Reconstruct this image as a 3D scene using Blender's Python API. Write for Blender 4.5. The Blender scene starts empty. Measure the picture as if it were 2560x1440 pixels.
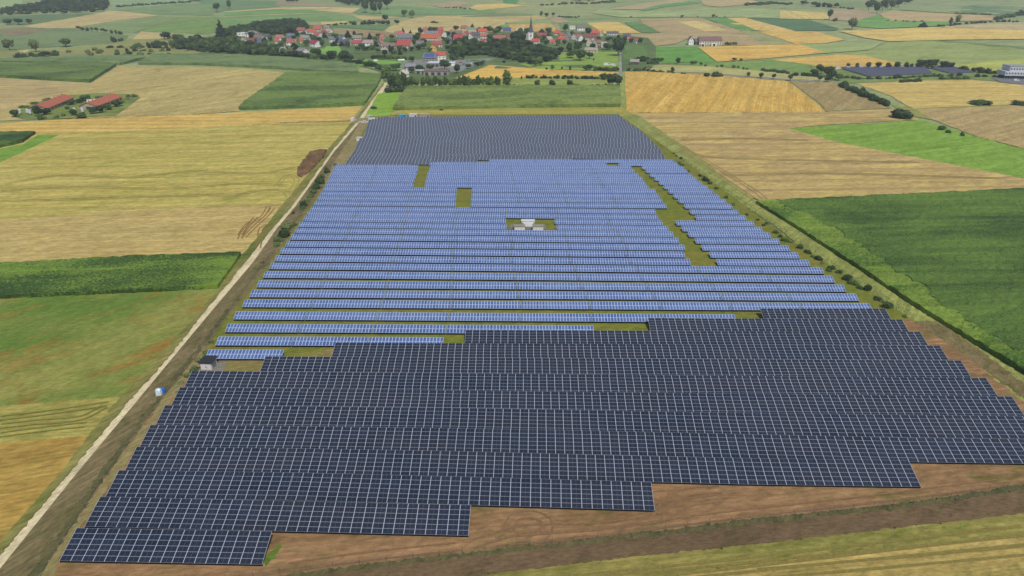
import bpy, bmesh, math, random
import numpy as np
from mathutils import Vector, Matrix
from mathutils.geometry import delaunay_2d_cdt

random.seed(7)
SC = bpy.context.scene
COL = SC.collection
R = math.radians

# ------------------------------------------------------------------ camera
PX = 1730.0                      # focal length in photo pixels (2560 wide)
PITCH = R(24.8)                  # how far the drone camera looks down
CAMH = 98.0
cam_data = bpy.data.cameras.new('camera')
cam_data.sensor_width = 36.0
cam_data.lens = 36.0 * PX / 2560.0
cam_data.clip_start = 1.0
cam_data.clip_end = 20000.0
cam = bpy.data.objects.new('camera', cam_data)
cam.location = (0, 0, CAMH)
cam.rotation_euler = (R(90) - PITCH, 0, 0)
COL.objects.link(cam)
SC.camera = cam

# ------------------------------------------------------------------ sky, sun
SUN_EL, SUN_AZ = R(56), R(158)   # azimuth clockwise from +Y (the viewing direction)
world = bpy.data.worlds.new('World')
SC.world = world
world.use_nodes = True
wn = world.node_tree
sky = wn.nodes.new('ShaderNodeTexSky')
sky.sky_type = 'NISHITA'
sky.sun_disc = False
sky.sun_elevation = SUN_EL
sky.sun_rotation = SUN_AZ
sky.altitude = 300
sky.air_density = 1.2
sky.dust_density = 2.5
sky.ozone_density = 1.0
wn.links.new(sky.outputs[0], wn.nodes['Background'].inputs[0])
wn.nodes['Background'].inputs[1].default_value = 0.10
sun_data = bpy.data.lights.new('sun', 'SUN')
sun_data.energy = 3.2
sun_data.angle = R(1.0)
sun_data.color = (1.0, 0.95, 0.87)
sun = bpy.data.objects.new('sun', sun_data)
sd = Vector((math.sin(SUN_AZ) * math.cos(SUN_EL), math.cos(SUN_AZ) * math.cos(SUN_EL), math.sin(SUN_EL)))
sun.rotation_euler = (-sd).to_track_quat('-Z', 'Y').to_euler()
sun.location = (200, -200, 300)
COL.objects.link(sun)
SC.view_settings.view_transform = 'Standard'
SC.view_settings.look = 'None'
SC.view_settings.exposure = 0.0
SC.view_settings.gamma = 1.0
KL = 1.20                        # albedo = seen colour / KL
SC.render.engine = 'CYCLES'
SC.cycles.max_bounces = 5
SC.cycles.diffuse_bounces = 2
SC.cycles.glossy_bounces = 2
SC.cycles.volume_bounces = 0

# ------------------------------------------------------------------ terrain + placing
def smooth(t):
    t = min(1.0, max(0.0, t))
    return t * t * (3 - 2 * t)

def terr(x, y):
    r = smooth((y - 780) / 1500.0)
    if r <= 0: return 0.0
    return r * (38 + 7 * math.sin(x / 310.0 + 1.0) * math.cos(y / 330.0) + 4 * math.sin(x / 150.0 + y / 400.0)) \
        + 30 * smooth((y - 2300) / 3000.0)

CS, SN = math.cos(PITCH), math.sin(PITCH)
def ray(px, py):
    u, v = (px - 1280) / PX, (py - 720) / PX
    return Vector((u, CS - v * SN, -(SN + v * CS)))

def gp(px, py, h=0.0):
    """point of the ground (lifted by h) behind this place of the photo"""
    d = ray(px, py)
    t = (CAMH - h) / -d.z if d.z < -0.01 else 9000.0
    if t * d.y < 760:
        return Vector((d.x * t, d.y * t, h))
    lo = 700.0 / d.y
    hi = lo
    for i in range(900):
        hi = lo + 12.0
        if CAMH + d.z * hi - h - terr(d.x * hi, d.y * hi) <= 0: break
        lo = hi
    for i in range(14):
        m = (lo + hi) / 2
        if CAMH + d.z * m - h - terr(d.x * m, d.y * m) > 0: lo = m
        else: hi = m
    return Vector((d.x * hi, d.y * hi, CAMH + d.z * hi))

def mpp(p):
    """metres per photo pixel at world point p (depth / focal)"""
    return (p.y * CS - (p.z - CAMH) * SN) / PX

# ------------------------------------------------------------------ colour, materials
def lin(c, k=None):
    k = KL if k is None else k
    o = []
    for v in c:
        v = v / 255.0
        v = v / 12.92 if v <= 0.04045 else ((v + 0.055) / 1.055) ** 2.4
        o.append(min(0.9, v / k))
    return (o[0], o[1], o[2], 1.0)

class NT:
    """small helper to write node trees"""
    def __init__(s, name, rough=0.9, spec=0.2):
        s.m = bpy.data.materials.new(name)
        s.m.use_nodes = True
        s.t = s.m.node_tree
        s.b = s.t.nodes['Principled BSDF']
        s.b.inputs['Roughness'].default_value = rough
        s.b.inputs['Specular IOR Level'].default_value = spec
    def n(s, kind, **kw):
        x = s.t.nodes.new(kind)
        for k, v in kw.items():
            if k in x.inputs: x.inputs[k].default_value = v
            else: setattr(x, k, v)
        return x
    def l(s, a, b): s.t.links.new(a, b)
    def math(s, op, a, b=None, c=None):
        x = s.t.nodes.new('ShaderNodeMath'); x.operation = op
        for i, v in enumerate((a, b, c)):
            if v is None: continue
            if isinstance(v, (int, float)): x.inputs[i].default_value = v
            else: s.l(v, x.inputs[i])
        return x.outputs[0]
    def pos(s, rot=0.0, scale=(1, 1, 1)):
        g = s.t.nodes.new('ShaderNodeNewGeometry')
        mp = s.t.nodes.new('ShaderNodeMapping')
        mp.inputs['Rotation'].default_value = (0, 0, -rot)
        mp2 = s.t.nodes.new('ShaderNodeMapping')
        mp2.inputs['Scale'].default_value = scale
        s.l(g.outputs['Position'], mp.inputs[0]); s.l(mp.outputs[0], mp2.inputs[0])
        return mp2.outputs[0]
    def noise(s, vec, scale=1.0, detail=4.0, rough=0.55, dist=0.0):
        x = s.t.nodes.new('ShaderNodeTexNoise')
        x.inputs['Scale'].default_value = scale
        x.inputs['Detail'].default_value = detail
        x.inputs['Roughness'].default_value = rough
        x.inputs['Distortion'].default_value = dist
        s.l(vec, x.inputs['Vector'])
        return x.outputs['Fac']
    def ramp(s, fac, stops):
        x = s.t.nodes.new('ShaderNodeValToRGB')
        e = x.color_ramp.elements
        while len(e) < len(stops): e.new(0.5)
        for i, (p, c) in enumerate(stops):
            e[i].position = p; e[i].color = c if len(c) == 4 else (*c, 1)
        s.l(fac, x.inputs[0])
        return x.outputs[0]
    def mix(s, fac, a, b, blend='MIX'):
        x = s.t.nodes.new('ShaderNodeMix'); x.data_type = 'RGBA'; x.blend_type = blend
        for i, v in ((0, fac), (6, a), (7, b)):
            if isinstance(v, (int, float)): x.inputs[i].default_value = v
            elif isinstance(v, tuple): x.inputs[i].default_value = v
            else: s.l(v, x.inputs[i])
        return x.outputs[2]
    def out(s, col):
        if isinstance(col, tuple): s.b.inputs['Base Color'].default_value = col
        else: s.l(col, s.b.inputs['Base Color'])
        return s.m
    def bump(s, h, strength=0.5, dist=0.3):
        x = s.t.nodes.new('ShaderNodeBump')
        x.inputs['Strength'].default_value = strength
        x.inputs['Distance'].default_value = dist
        s.l(h, x.inputs['Height']); s.l(x.outputs[0], s.b.inputs['Normal'])

def plain(name, c, rough=0.8, spec=0.2, metal=0.0, vary=0.12, scale=1.5, k=None):
    t = NT(name, rough, spec)
    t.b.inputs['Metallic'].default_value = metal
    a = lin(c, k); lo = tuple(v * (1 - vary) for v in a[:3]) + (1,); hi = tuple(min(.95, v * (1 + vary)) for v in a[:3]) + (1,)
    f = t.noise(t.pos(), scale, 4)
    return t.out(t.ramp(f, [(0.3, lo), (0.7, hi)]))

def field_mat(name, c1, c2, ang=0.0, row=0.0, rowamp=0.0, tram=0.0, patch=0.012, streak=True, c3=None, fine=1.0, contrast=1.0, tramw=0.08):
    """crop, stubble or soil: broad patches, streaks along the working direction, tramlines, fine grain"""
    t = NT(name, 0.95, 0.1)
    A, B = lin(c1), lin(c2)
    broad = t.noise(t.pos(ang, (patch * 0.6, patch * 1.6, 0.01)), 1.0, 5, 0.6, 0.4)
    col = t.ramp(broad, [(0.5 - 0.17 / contrast, A), (0.5 + 0.17 / contrast, B)])
    if c3 is not None:
        p3 = t.noise(t.pos(ang + 0.3, (patch * 1.6, patch * 3.4, 0.01)), 1.0, 6, 0.65, 1.0)
        m3 = t.ramp(p3, [(0.52, (0, 0, 0)), (0.66, (1, 1, 1))])
        col = t.mix(m3, col, lin(c3))
    if streak:
        st = t.noise(t.pos(ang, (0.006, 0.16, 0.01)), 1.0, 6, 0.7)
        sm = t.ramp(st, [(0.34, (0.82, 0.83, 0.78)), (0.66, (1.16, 1.15, 1.12))])
        st2 = t.noise(t.pos(ang, (0.02, 0.9, 0.01)), 1.0, 3, 0.6)
        sm = t.mix(1.0, sm, t.ramp(st2, [(0.38, (0.88, 0.88, 0.86)), (0.62, (1.12, 1.12, 1.12))]), 'MULTIPLY')
        col = t.mix(1.0, col, sm, 'MULTIPLY')
    if tram > 0:
        sep = t.t.nodes.new('ShaderNodeSeparateXYZ')
        wob = t.noise(t.pos(ang, (0.004, 0.004, 0.01)), 1.0, 2)
        t.l(t.pos(ang), sep.inputs[0])
        y = t.math('ADD', sep.outputs['Y'], t.math('MULTIPLY', wob, 14.0))
        fr = t.math('FRACT', t.math('DIVIDE', y, tram))
        d = t.math('ABSOLUTE', t.math('SUBTRACT', fr, 0.5))
        ln = t.ramp(d, [(tramw, (1, 1, 1)), (tramw * 1.8 + 0.02, (0, 0, 0))])
        f = t.math('MULTIPLY', ln, rowamp if rowamp else 0.35)
        col = t.mix(f, col, tuple(v * 0.62 for v in B[:3]) + (1,))
    g = t.noise(t.pos(ang, (0.35 * fine, 0.9 * fine, 0.5)), 1.0, 6, 0.75)
    g2_ = t.noise(t.pos(ang + 0.5, (0.10 * fine, 0.22 * fine, 0.2)), 1.0, 4, 0.6, 0.5)
    col = t.mix(1.0, col, t.ramp(g2_, [(0.36, (0.87, 0.88, 0.84)), (0.64, (1.12, 1.11, 1.10))]), 'MULTIPLY')
    gm = t.ramp(g, [(0.33, (0.70, 0.70, 0.70)), (0.67, (1.30, 1.30, 1.27))])
    col = t.mix(1.0, col, gm, 'MULTIPLY')
    t.bump(g, 0.5, 0.25)
    return t.out(col)

def maize_mat(name, dark, light, mixp=0.5, scale=0.30, far=False):
    t = NT(name, 0.75, 0.25)
    D, L = lin(dark), lin(light)
    big = t.noise(t.pos(0.2, (0.012, 0.03, 0.02)), 1.0, 5, 0.6, 0.6)
    leaf = t.noise(t.pos(0, (scale, scale, scale)), 1.0, 6, 0.8)
    f = t.math('ADD', t.math('MULTIPLY', big, 0.9), t.math('MULTIPLY', leaf, 0.95))
    lo = tuple(v * 0.55 for v in D[:3]) + (1,)
    col = t.ramp(f, [(0.70, lo), (0.86, D), (0.985 + (0.5 - mixp) * 0.2, L)])
    rows = t.noise(t.pos(0.05, (0.01, 0.35, 0.2)), 1.0, 3, 0.7)
    col = t.mix(1.0, col, t.ramp(rows, [(0.36, (0.82, 0.82, 0.82)), (0.64, (1.16, 1.16, 1.12))]), 'MULTIPLY')
    t.bump(leaf, 0.9, 0.8)
    return t.out(col)

# ------------------------------------------------------------------ object helpers
def tag(o, label=None, cat=None, group=None, kind=None):
    if label: o['label'] = label
    if cat: o['category'] = cat
    if group: o['group'] = group
    if kind: o['kind'] = kind
    return o

def empty(name, loc, rz=0.0):
    o = bpy.data.objects.new(name, None)
    o.location = loc; o.rotation_euler = (0, 0, rz)
    o.empty_display_size = 0.5
    COL.objects.link(o)
    return o

def link(name, me, parent=None, loc=None, rz=None, mat=None):
    o = bpy.data.objects.new(name, me)
    COL.objects.link(o)
    if parent: o.parent = parent
    if loc is not None: o.location = loc
    if rz is not None: o.rotation_euler = (0, 0, rz)
    if mat is not None and len(me.materials) == 0: me.materials.append(mat)
    return o

def mesh(name, verts, faces, mats=(), idx=None, smooth_=False):
    me = bpy.data.meshes.new(name)
    me.from_pydata([tuple(v) for v in verts], [], faces)
    for m in mats: me.materials.append(m)
    if idx is not None: me.polygons.foreach_set('material_index', idx)
    if smooth_: me.polygons.foreach_set('use_smooth', [True] * len(me.polygons))
    me.update()
    return me

class MB:
    """collects boxes, quads and tubes into ONE mesh"""
    def __init__(s): s.v = []; s.f = []; s.i = []
    def quad(s, pts, mi=0):
        n = len(s.v); s.v += [tuple(p) for p in pts]; s.f.append(tuple(range(n, n + len(pts)))); s.i.append(mi)
    def box(s, x0, x1, y0, y1, z0, z1, mi=0, M=None):
        p = [Vector((x, y, z)) for z in (z0, z1) for x, y in ((x0, y0), (x1, y0), (x1, y1), (x0, y1))]
        if M: p = [M @ q for q in p]
        n = len(s.v); s.v += [tuple(q) for q in p]
        for f in ((0, 3, 2, 1), (4, 5, 6, 7), (0, 1, 5, 4), (1, 2, 6, 5), (2, 3, 7, 6), (3, 0, 4, 7)):
            s.f.append(tuple(n + k for k in f)); s.i.append(mi)
    def tube(s, a, b, ra, rb=None, seg=8, mi=0):
        rb = ra if rb is None else rb
        a, b = Vector(a), Vector(b); d = (b - a).normalized()
        u = d.orthogonal().normalized(); w = d.cross(u)
        n = len(s.v)
        for p, r in ((a, ra), (b, rb)):
            for k in range(seg):
                t = 2 * math.pi * k / seg
                s.v.append(tuple(p + (u * math.cos(t) + w * math.sin(t)) * r))
        for k in range(seg):
            j = (k + 1) % seg
            s.f.append((n + k, n + j, n + seg + j, n + seg + k)); s.i.append(mi)
        s.f.append(tuple(n + k for k in reversed(range(seg)))); s.i.append(mi)
        s.f.append(tuple(n + seg + k for k in range(seg))); s.i.append(mi)
    def mesh(s, name, mats):
        return mesh(name, s.v, s.f, mats, s.i)

def subdiv_px(poly, step=30.0):
    out = []
    for i, a in enumerate(poly):
        b = poly[(i + 1) % len(poly)]
        n = max(1, int(math.hypot(b[0] - a[0], b[1] - a[1]) / step))
        for k in range(n):
            out.append((a[0] + (b[0] - a[0]) * k / n, a[1] + (b[1] - a[1]) * k / n))
    return out

def inside(px, py, P):
    """vectorised point in polygon"""
    c = np.zeros(len(px), bool)
    n = len(P)
    for i in range(n):
        x0, y0 = P[i]; x1, y1 = P[i - 1]
        if y0 == y1: continue
        k = ((y0 > py) != (y1 > py)) & (px < (x1 - x0) * (py - y0) / (y1 - y0) + x0)
        c ^= k
    return c

def triangulate(W, step, jit=0.0, seed=1):
    xs = [p[0] for p in W]; ys = [p[1] for p in W]
    pts = [Vector((p[0], p[1])) for p in W]
    n = len(pts)
    if step:
        gx, gy = np.meshgrid(np.arange(min(xs), max(xs), step), np.arange(min(ys), max(ys), step))
        gx = gx.ravel(); gy = gy.ravel()
        rs = np.random.RandomState(seed)
        gx = gx + rs.uniform(-.3, .3, len(gx)) * step; gy = gy + rs.uniform(-.3, .3, len(gy)) * step
        k = inside(gx, gy, [(p[0], p[1]) for p in W])
        pts += [Vector((a, b)) for a, b in zip(gx[k], gy[k])]
    r = delaunay_2d_cdt(pts, [], [list(range(n))], 1, 1e-3)
    return r[0], [tuple(f) for f in r[2]]

LAYER = [0]
def sheet(name, poly, mat, kind='structure', label=None, cat=None, step=None, world=False, rag=0.0):
    """a flat piece of ground (field, meadow, road) laid on the terrain"""
    LAYER[0] += 1
    k = LAYER[0]
    if world: W = [Vector((*p, 0)) for p in poly]
    elif rag:
        rs = random.Random(k)
        W = []
        for q in subdiv_px(poly, 7):
            f_ = rag * min(2.2, 0.35 + q[1] / 600.0)
            W.append(gp(q[0] + rs.gauss(0, .8) * f_, q[1] + rs.gauss(0, .45) * f_))
    else: W = [gp(*p) for p in subdiv_px(poly)]
    far = max(p.y for p in W) > 770
    v2, f = triangulate([(p.x, p.y) for p in W], 45.0 if far else None)
    vv = []
    for p in v2:
        z = terr(p.x, p.y)
        lift = 0.02 + 0.004 * k
        if p.y > 770: lift += 0.01 * k * min(1, (p.y - 770) / 300.0)
        vv.append((p.x, p.y, z + lift))
    me = mesh(name, vv, f, [mat])
    # make normals point up
    bm = bmesh.new(); bm.from_mesh(me)
    for q in bm.faces:
        if q.normal.z < 0: q.normal_flip()
    bm.to_mesh(me); bm.free()
    o = link(name, me)
    tag(o, label, cat, None, kind)
    return o

def crop(name, poly, mat, h, step, label, jit=0.35, seed=1):
    """standing crop: a raised, rough-topped slab with sides"""
    W = [gp(*p) for p in subdiv_px(poly, 14)]
    area = sum(W[i - 1].x * W[i].y - W[i].x * W[i - 1].y for i in range(len(W)))
    if area < 0: W.reverse()
    rs = random.Random(seed)
    # ragged rim
    WW = []
    for i, p in enumerate(W):
        q = W[(i + 1) % len(W)]
        n = max(1, int((q - p).length / (step * 1.3)))
        for k in range(n):
            a = p.lerp(q, k / n)
            WW.append(a + Vector((rs.uniform(-.25, .25) * step * .5, rs.uniform(-.25, .25) * step * .5, 0)))
    v2, f = triangulate([(p.x, p.y) for p in WW], step, seed=seed)
    nb = len(WW)
    verts = []
    for i, p in enumerate(v2):
        z = terr(p.x, p.y)
        verts.append((p.x, p.y, z + h * (1 + rs.uniform(-jit, jit) * 0.5)))
    base = len(verts)
    faces = []
    for q in f:
        a, b, c = (v2[q[0]], v2[q[1]], v2[q[2]])
        if (b.x - a.x) * (c.y - a.y) - (b.y - a.y) * (c.x - a.x) < 0: q = tuple(reversed(q))
        faces.append(q)
    for i in range(nb):
        p = v2[i]
        verts.append((p.x, p.y, terr(p.x, p.y) - 0.1))
    for i in range(nb):
        j = (i + 1) % nb
        faces.append((i, base + i, base + j, j))
    o = link(name, mesh(name, verts, faces, [mat]))
    tag(o, label, 'crop', None, 'stuff')
    return o
# ------------------------------------------------------------------ base ground
def base_ground():
    v = []; f = []
    xs = np.concatenate([np.arange(-6000, -2400, 300), np.arange(-2400, 2401, 40), np.arange(2700, 6001, 300)])
    ys = np.concatenate([np.arange(-600, 700, 100), np.arange(700, 3200, 40), np.arange(3200, 8001, 200)])
    for y in ys:
        for x in xs: v.append((float(x), float(y), terr(x, y) - (0.25 if y > 800 else 0.0)))
    n = len(xs)
    for j in range(len(ys) - 1):
        for i in range(n - 1):
            a = j * n + i
            f.append((a, a + 1, a + n + 1, a + n))
    m = field_mat('open_farmland', (142, 158, 112), (160, 164, 118), 0.1, patch=0.003, fine=0.4, c3=(120, 145, 98))
    o = link('ground', mesh('ground', v, f, [m], smooth_=True))
    tag(o, None, None, None, 'structure')
base_ground()
ROAD_L = [(-60, 1460), (0, 1388), (100, 1268), (162, 1195), (324, 1000), (417, 898), (510, 780), (612, 656), (676, 574), (726, 519), (825, 380), (892.5, 298), (945, 230), (960, 208)]
ROAD_R = [(-20, 1452), (0, 1428), (60, 1352), (196, 1183), (348, 1000), (432, 898), (530, 780), (633, 658), (692, 574), (741, 519), (839, 380), (910, 298), (957.5, 230), (969, 208)]

# ---- far fields, back to front:  (kind, colour, colour2, angle, tram, polygon)
FM = {}
def fmat(c1, c2, ang, tram, c3=None, amp=0.35, patch=0.012, fine=1.0):
    k = (c1, c2, ang, tram, c3, amp)
    if k not in FM:
        FM[k] = field_mat('field_surface', c1, c2, ang, tram=tram, c3=c3, rowamp=amp, patch=patch, fine=fine)
    return FM[k]
def lite(c, k): return tuple(min(255, int(v * k)) for v in c)
FAR = [
 ('meadow', (150, 172, 122), 0.1, 0, [(0, -6), (60, -6), (50, 22), (0, 27)]),
 ('meadow', (142, 164, 122), -0.2, 0, [(275, -6), (482, -6), (470, 8), (350, 18), (282, 22)]),
 ('meadow', (112, 138, 96), 0.2, 0, [(482, -2), (690, 2), (700, 16), (585, 25), (540, 30), (520, 20)]),
 ('stubble_field', (152, 142, 114), 0.0, 0, [(690, 2), (770, 5), (838, 12), (836, 17), (690, 13)]),
 ('green_field', (126, 150, 100), 0.1, 9, [(278, 27), (350, 19), (480, 8), (545, 12), (530, 30), (400, 27)]),
 ('green_field', (120, 145, 96), 0.1, 9, [(282, 29), (400, 29), (535, 32), (530, 39), (400, 37)]),
 ('green_field', (104, 128, 90), 0.1, 9, [(0, 42), (110, 36), (235, 33), (130, 53), (60, 62), (0, 57)]),
 ('stubble_field', (186, 170, 122), 0.4, 0, [(57, 67), (135, 52), (232, 37), (275, 26), (330, 31), (400, 39), (300, 50), (185, 70), (120, 71)]),
 ('green_field', (118, 136, 94), 0.3, 12, [(0, 72), (65, 70), (180, 72), (322, 88), (310, 104), (275, 108), (130, 118), (0, 126)]),
 ('ploughed_field', (138, 124, 98), 0.1, 0, [(0, 74), (50, 71), (120, 74), (90, 82), (40, 90), (0, 92)]),
 ('green_field', (128, 147, 98), 0.5, 9, [(187, 70), (400, 40), (455, 43), (332, 82), (300, 83), (245, 74)]),
 ('green_field', (120, 146, 84), 1.0, 10, [(336, 82), (459, 43), (560, 43), (660, 41), (700, 45), (640, 62), (560, 76), (520, 86), (400, 79)]),
 ('stubble_field', (188, 172, 122), 0.1, 0, [(330, 99), (352, 79), (400, 83), (400, 88), (458, 88), (420, 96), (350, 101)]),
 ('stubble_field', (190, 172, 126), 0.0, 0, [(560, 29), (690, 20), (780, 17), (908, 20), (905, 25), (872, 34), (800, 27), (700, 23), (560, 31)]),
 ('green_field', (116, 154, 92), 0.0, 0, [(560, 32), (700, 24), (780, 24), (835, 31), (700, 34), (560, 40)]),
 ('track', (172, 175, 128), 0.0, 0, [(560, 41), (700, 35), (830, 31.5), (840, 33), (700, 37), (560, 43)]),
 ('green_field', (120, 150, 96), 0.0, 11, [(560, 44), (700, 38), (840, 34), (882, 40), (912, 51), (880, 54), (770, 52), (720, 46), (650, 58), (560, 66)]),
 ('stubble_field', (184, 166, 118), 0.0, 0, [(880, 38), (1008, 43), (948, 48), (906, 50)]),
 ('stubble_field', (186, 170, 118), 0.0, 0, [(803, 55), (872, 52), (866, 58), (803, 62)]),
 ('green_field', (118, 146, 98), 0.1, 0, [(905, 18), (1000, 14), (1075, 20), (1240, 26), (1240, 33), (1150, 38), (1040, 38), (1005, 41), (900, 36), (880, 32)]),
 ('green_field', (100, 132, 88), 0.05, 8, [(830, 63), (978, 62), (957, 76), (900, 72), (832, 69)]),
 ('stubble_field', (156, 138, 106), 0.0, 0, [(835, 73), (960, 78), (975, 80), (1000, 76), (985, 92), (900, 95), (835, 84)]),
 ('stubble_field', (184, 168, 118), 0.05, 0, [(962, 79), (972, 68), (1010, 52), (1075, 39), (1345, 38), (1372, 46), (1262, 57), (1262, 80), (1150, 84), (1020, 88)]),
 ('stubble_field', (168, 152, 122), 0.0, 0, [(1075, 12), (1150, 3), (1180, 10), (1150, 16), (1100, 19)]),
 ('wheat_field', (200, 178, 112), 0.0, 0, [(1172, 21), (1190, 12), (1250, 9), (1322, 14), (1262, 20), (1200, 26)]),
 ('green_field', (86, 142, 88), 0.0, 0, [(1258, -4), (1298, -4), (1292, 9), (1258, 7)]),
 ('green_field', (124, 138, 98), 0.0, 8, [(1150, 42), (1280, 32), (1352, 38), (1325, 40), (1165, 43.5)]),
 ('stubble_field', (188, 168, 116), 1.4, 8, [(1210, 78), (1212, 54), (1253, 52), (1248, 74)]),
 ('meadow', (120, 158, 80), 0.0, 0, [(1248, 63), (1271, 61), (1276, 76), (1249, 75)]),
 ('green_field', (140, 156, 104), 0.0, 0, [(1262, 57), (1372, 46), (1385, 58), (1272, 60)]),
 ('wheat_field', (190, 162, 106), 1.45, 7, [(1269, 61), (1376, 58), (1398, 82), (1280, 82)]),
 ('ploughed_field', (172, 156, 126), 0.0, 0, [(1370, 44), (1402, 43), (1424, 55), (1395, 58), (1385, 57)]),
 ('green_field', (120, 138, 92), 0.0, 0, [(1398, 58), (1465, 54), (1490, 80), (1440, 82), (1405, 80)]),
 ('wheat_field', (208, 180, 108), 0.1, 0, [(1464, 58), (1545, 56), (1603, 83), (1502, 85), (1490, 72)]),
 ('stubble_field', (172, 154, 116), 0.1, 14, [(1600, 48), (1745, 46), (1775, 54), (1850, 72), (1880, 79), (1990, 112), (1900, 114), (1800, 113), (1780, 99), (1720, 97), (1690, 110), (1620, 118), (1560, 100), (1600, 86), (1652, 83), (1605, 58)]),
 ('green_field', (104, 136, 84), 0.7, 8, [(1560, 56), (1597, 54), (1650, 80), (1640, 84), (1602, 82)]),
 ('stubble_field', (204, 184, 124), 0.5, 0, [(1695, 55), (1745, 53), (1822, 77), (1762, 79)]),
 ('meadow', (110, 148, 84), 0.0, 0, [(1760, 45), (1815, 44), (1892, 77), (1852, 78), (1800, 60)]),
 ('wheat_field', (208, 180, 112), 0.5, 12, [(1820, 45), (1867, 45), (1992, 78), (1960, 81), (1895, 77), (1808, 54)]),
 ('green_field', (90, 120, 86), 0.3, 10, [(1867, 46), (2010, 47), (2097, 72), (2090, 77), (1987, 78)]),
 ('wheat_field', (208, 176, 102), 0.4, 12, [(1892, 79), (2000, 79), (2037, 79), (2112, 100), (2062, 109), (1990, 111)]),
 ('green_field', (152, 152, 106), 0.3, 0, [(1850, 79), (1890, 79), (1990, 112), (1912, 113)]),
 ('green_field', (152, 166, 116), 0.1, 0, [(1500, 22), (1600, 30), (1760, 20), (1950, 22), (1950, 46), (1760, 43), (1555, 44), (1480, 34)]),
 ('stubble_field', (172, 158, 122), 0.1, 0, [(1520, 24), (1600, 10), (1700, -2), (1720, 4), (1620, 24)]),
 ('meadow', (106, 152, 92), 0.1, 0, [(1600, 25), (1650, 12), (1720, 4), (1752, 8), (1660, 18), (1612, 28)]),
 ('stubble_field', (180, 162, 122), 0.0, 0, [(1752, 2), (1860, -4), (1905, 8), (1800, 18), (1760, 14)]),
 ('wheat_field', (206, 186, 118), 1.4, 9, [(1950, 27), (2075, 32), (2070, 50), (1950, 47)]),
 ('stubble_field', (168, 152, 120), 0.0, 0, [(2080, 22), (2180, 28), (2192, 38), (2150, 54), (2070, 51)]),
 ('meadow', (116, 156, 86), 0.0, 0, [(2150, 50), (2192, 38), (2230, 50), (2380, 54), (2365, 65), (2200, 72), (2130, 66)]),
 ('stubble_field', (184, 164, 122), 0.0, 12, [(2198, 36), (2230, 28), (2490, 40), (2480, 52), (2380, 55), (2220, 52)]),
 ('green_field', (142, 156, 112), 0.1, 0, [(2245, 25), (2400, 3), (2600, 3), (2600, 36), (2490, 38), (2350, 32)]),
 ('green_field', (108, 134, 96), 0.1, 9, [(2362, 31), (2430, 13), (2600, 21), (2600, 37), (2490, 37)]),
 ('stubble_field', (184, 170, 130), 0.0, 0, [(2350, 68), (2500, 57), (2600, 57), (2600, 80), (2400, 73)]),
 ('wheat_field', (210, 184, 112), 0.05, 16, [(2098, 79), (2330, 69), (2600, 79), (2600, 98), (2350, 101), (2220, 104), (2160, 95)]),
 ('green_field', (150, 164, 108), 0.1, 0, [(1995, 112), (2060, 110), (2212, 106), (2172, 126), (2062, 134), (2030, 124)]),
 ('green_field', (148, 160, 100), 0.1, 12, [(2062, 138), (2172, 129), (2222, 108), (2330, 101), (2600, 125), (2600, 147), (2400, 161), (2330, 166), (2230, 163), (2140, 142)]),
 ('track', (112, 132, 80), 0.1, 0, [(2222, 105), (2330, 101), (2420, 107), (2600, 122), (2600, 128), (2420, 114), (2330, 104)]),
 ('wheat_field', (208, 172, 96), 0.1, 0, [(1744, 118), (2000, 112), (2042, 125), (2064, 133), (1890, 149), (1792, 155)]),
 ('meadow', (104, 150, 74), 0.1, 0, [(1618, 118), (1742, 118), (1792, 157), (1700, 157), (1640, 160), (1618, 140)]),
 ('wheat_field', (208, 174, 98), 0.1, 14, [(1928, 151), (2100, 137), (2162, 140), (2262, 163), (2100, 173), (2050, 168), (1990, 159)]),
 ('meadow', (122, 148, 84), 0.1, 0, [(1640, 160), (1792, 157), (1925, 150), (2020, 161), (2090, 172), (2060, 186), (2000, 182), (1900, 178), (1780, 167)]),
 ('stubble_field', (172, 168, 112), 0.1, 0, [(1600, 172), (1660, 162), (1780, 167), (1900, 178), (2080, 198), (2050, 203), (1870, 191), (1760, 182), (1600, 180)]),
 ('road', (138, 140, 130), 0.0, 0, [(1560, 178), (1640, 179), (1760, 184), (1870, 192), (2080, 203), (2160, 206), (2240, 200), (2400, 193), (2400, 196), (2240, 204), (2160, 211), (2080, 207), (1870, 196), (1760, 187), (1640, 182), (1560, 181)]),
 ('meadow', (170, 176, 96), 0.1, 0, [(2330, 167), (2400, 161), (2600, 147), (2600, 168), (2500, 180), (2400, 174)]),
 ('meadow', (118, 136, 80), 0.1, 0, [(2030, 182), (2100, 173), (2300, 168), (2500, 182), (2600, 190), (2600, 205), (2430, 200), (2290, 203), (2130, 209), (2080, 203)]),
 # village ground and meadows
 ('meadow', (96, 116, 74), 0.1, 0, [(540, 92), (600, 76), (740, 62), (830, 66), (835, 84), (900, 95), (1000, 92), (1150, 84), (1262, 80), (1400, 80), (1500, 84), (1620, 96), (1640, 118), (1640, 160), (1600, 180), (1330, 172), (1150, 200), (960, 205), (950, 180), (880, 160), (700, 150), (560, 146), (470, 132), (440, 112)]),
 ('meadow', (122, 162, 78), 0.1, 0, [(752, 124), (845, 113), (862, 142), (1000, 146), (1030, 158), (1000, 176), (940, 172), (900, 166), (850, 152), (780, 142)]),
 ('meadow', (134, 160, 76), 0.1, 0, [(1385, 133), (1470, 130), (1546, 131), (1547, 178), (1335, 172), (1300, 160), (1400, 152)]),
 ('meadow', (100, 128, 72), 0.05, 0, [(1562, 112), (1605, 112), (1622, 140), (1600, 150), (1556, 148)]),
 ('car_park', (132, 136, 132), 0.0, 0, [(1000, 158), (1030, 150), (1130, 150), (1240, 146), (1180, 168), (1150, 180), (1010, 182)]),
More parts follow.
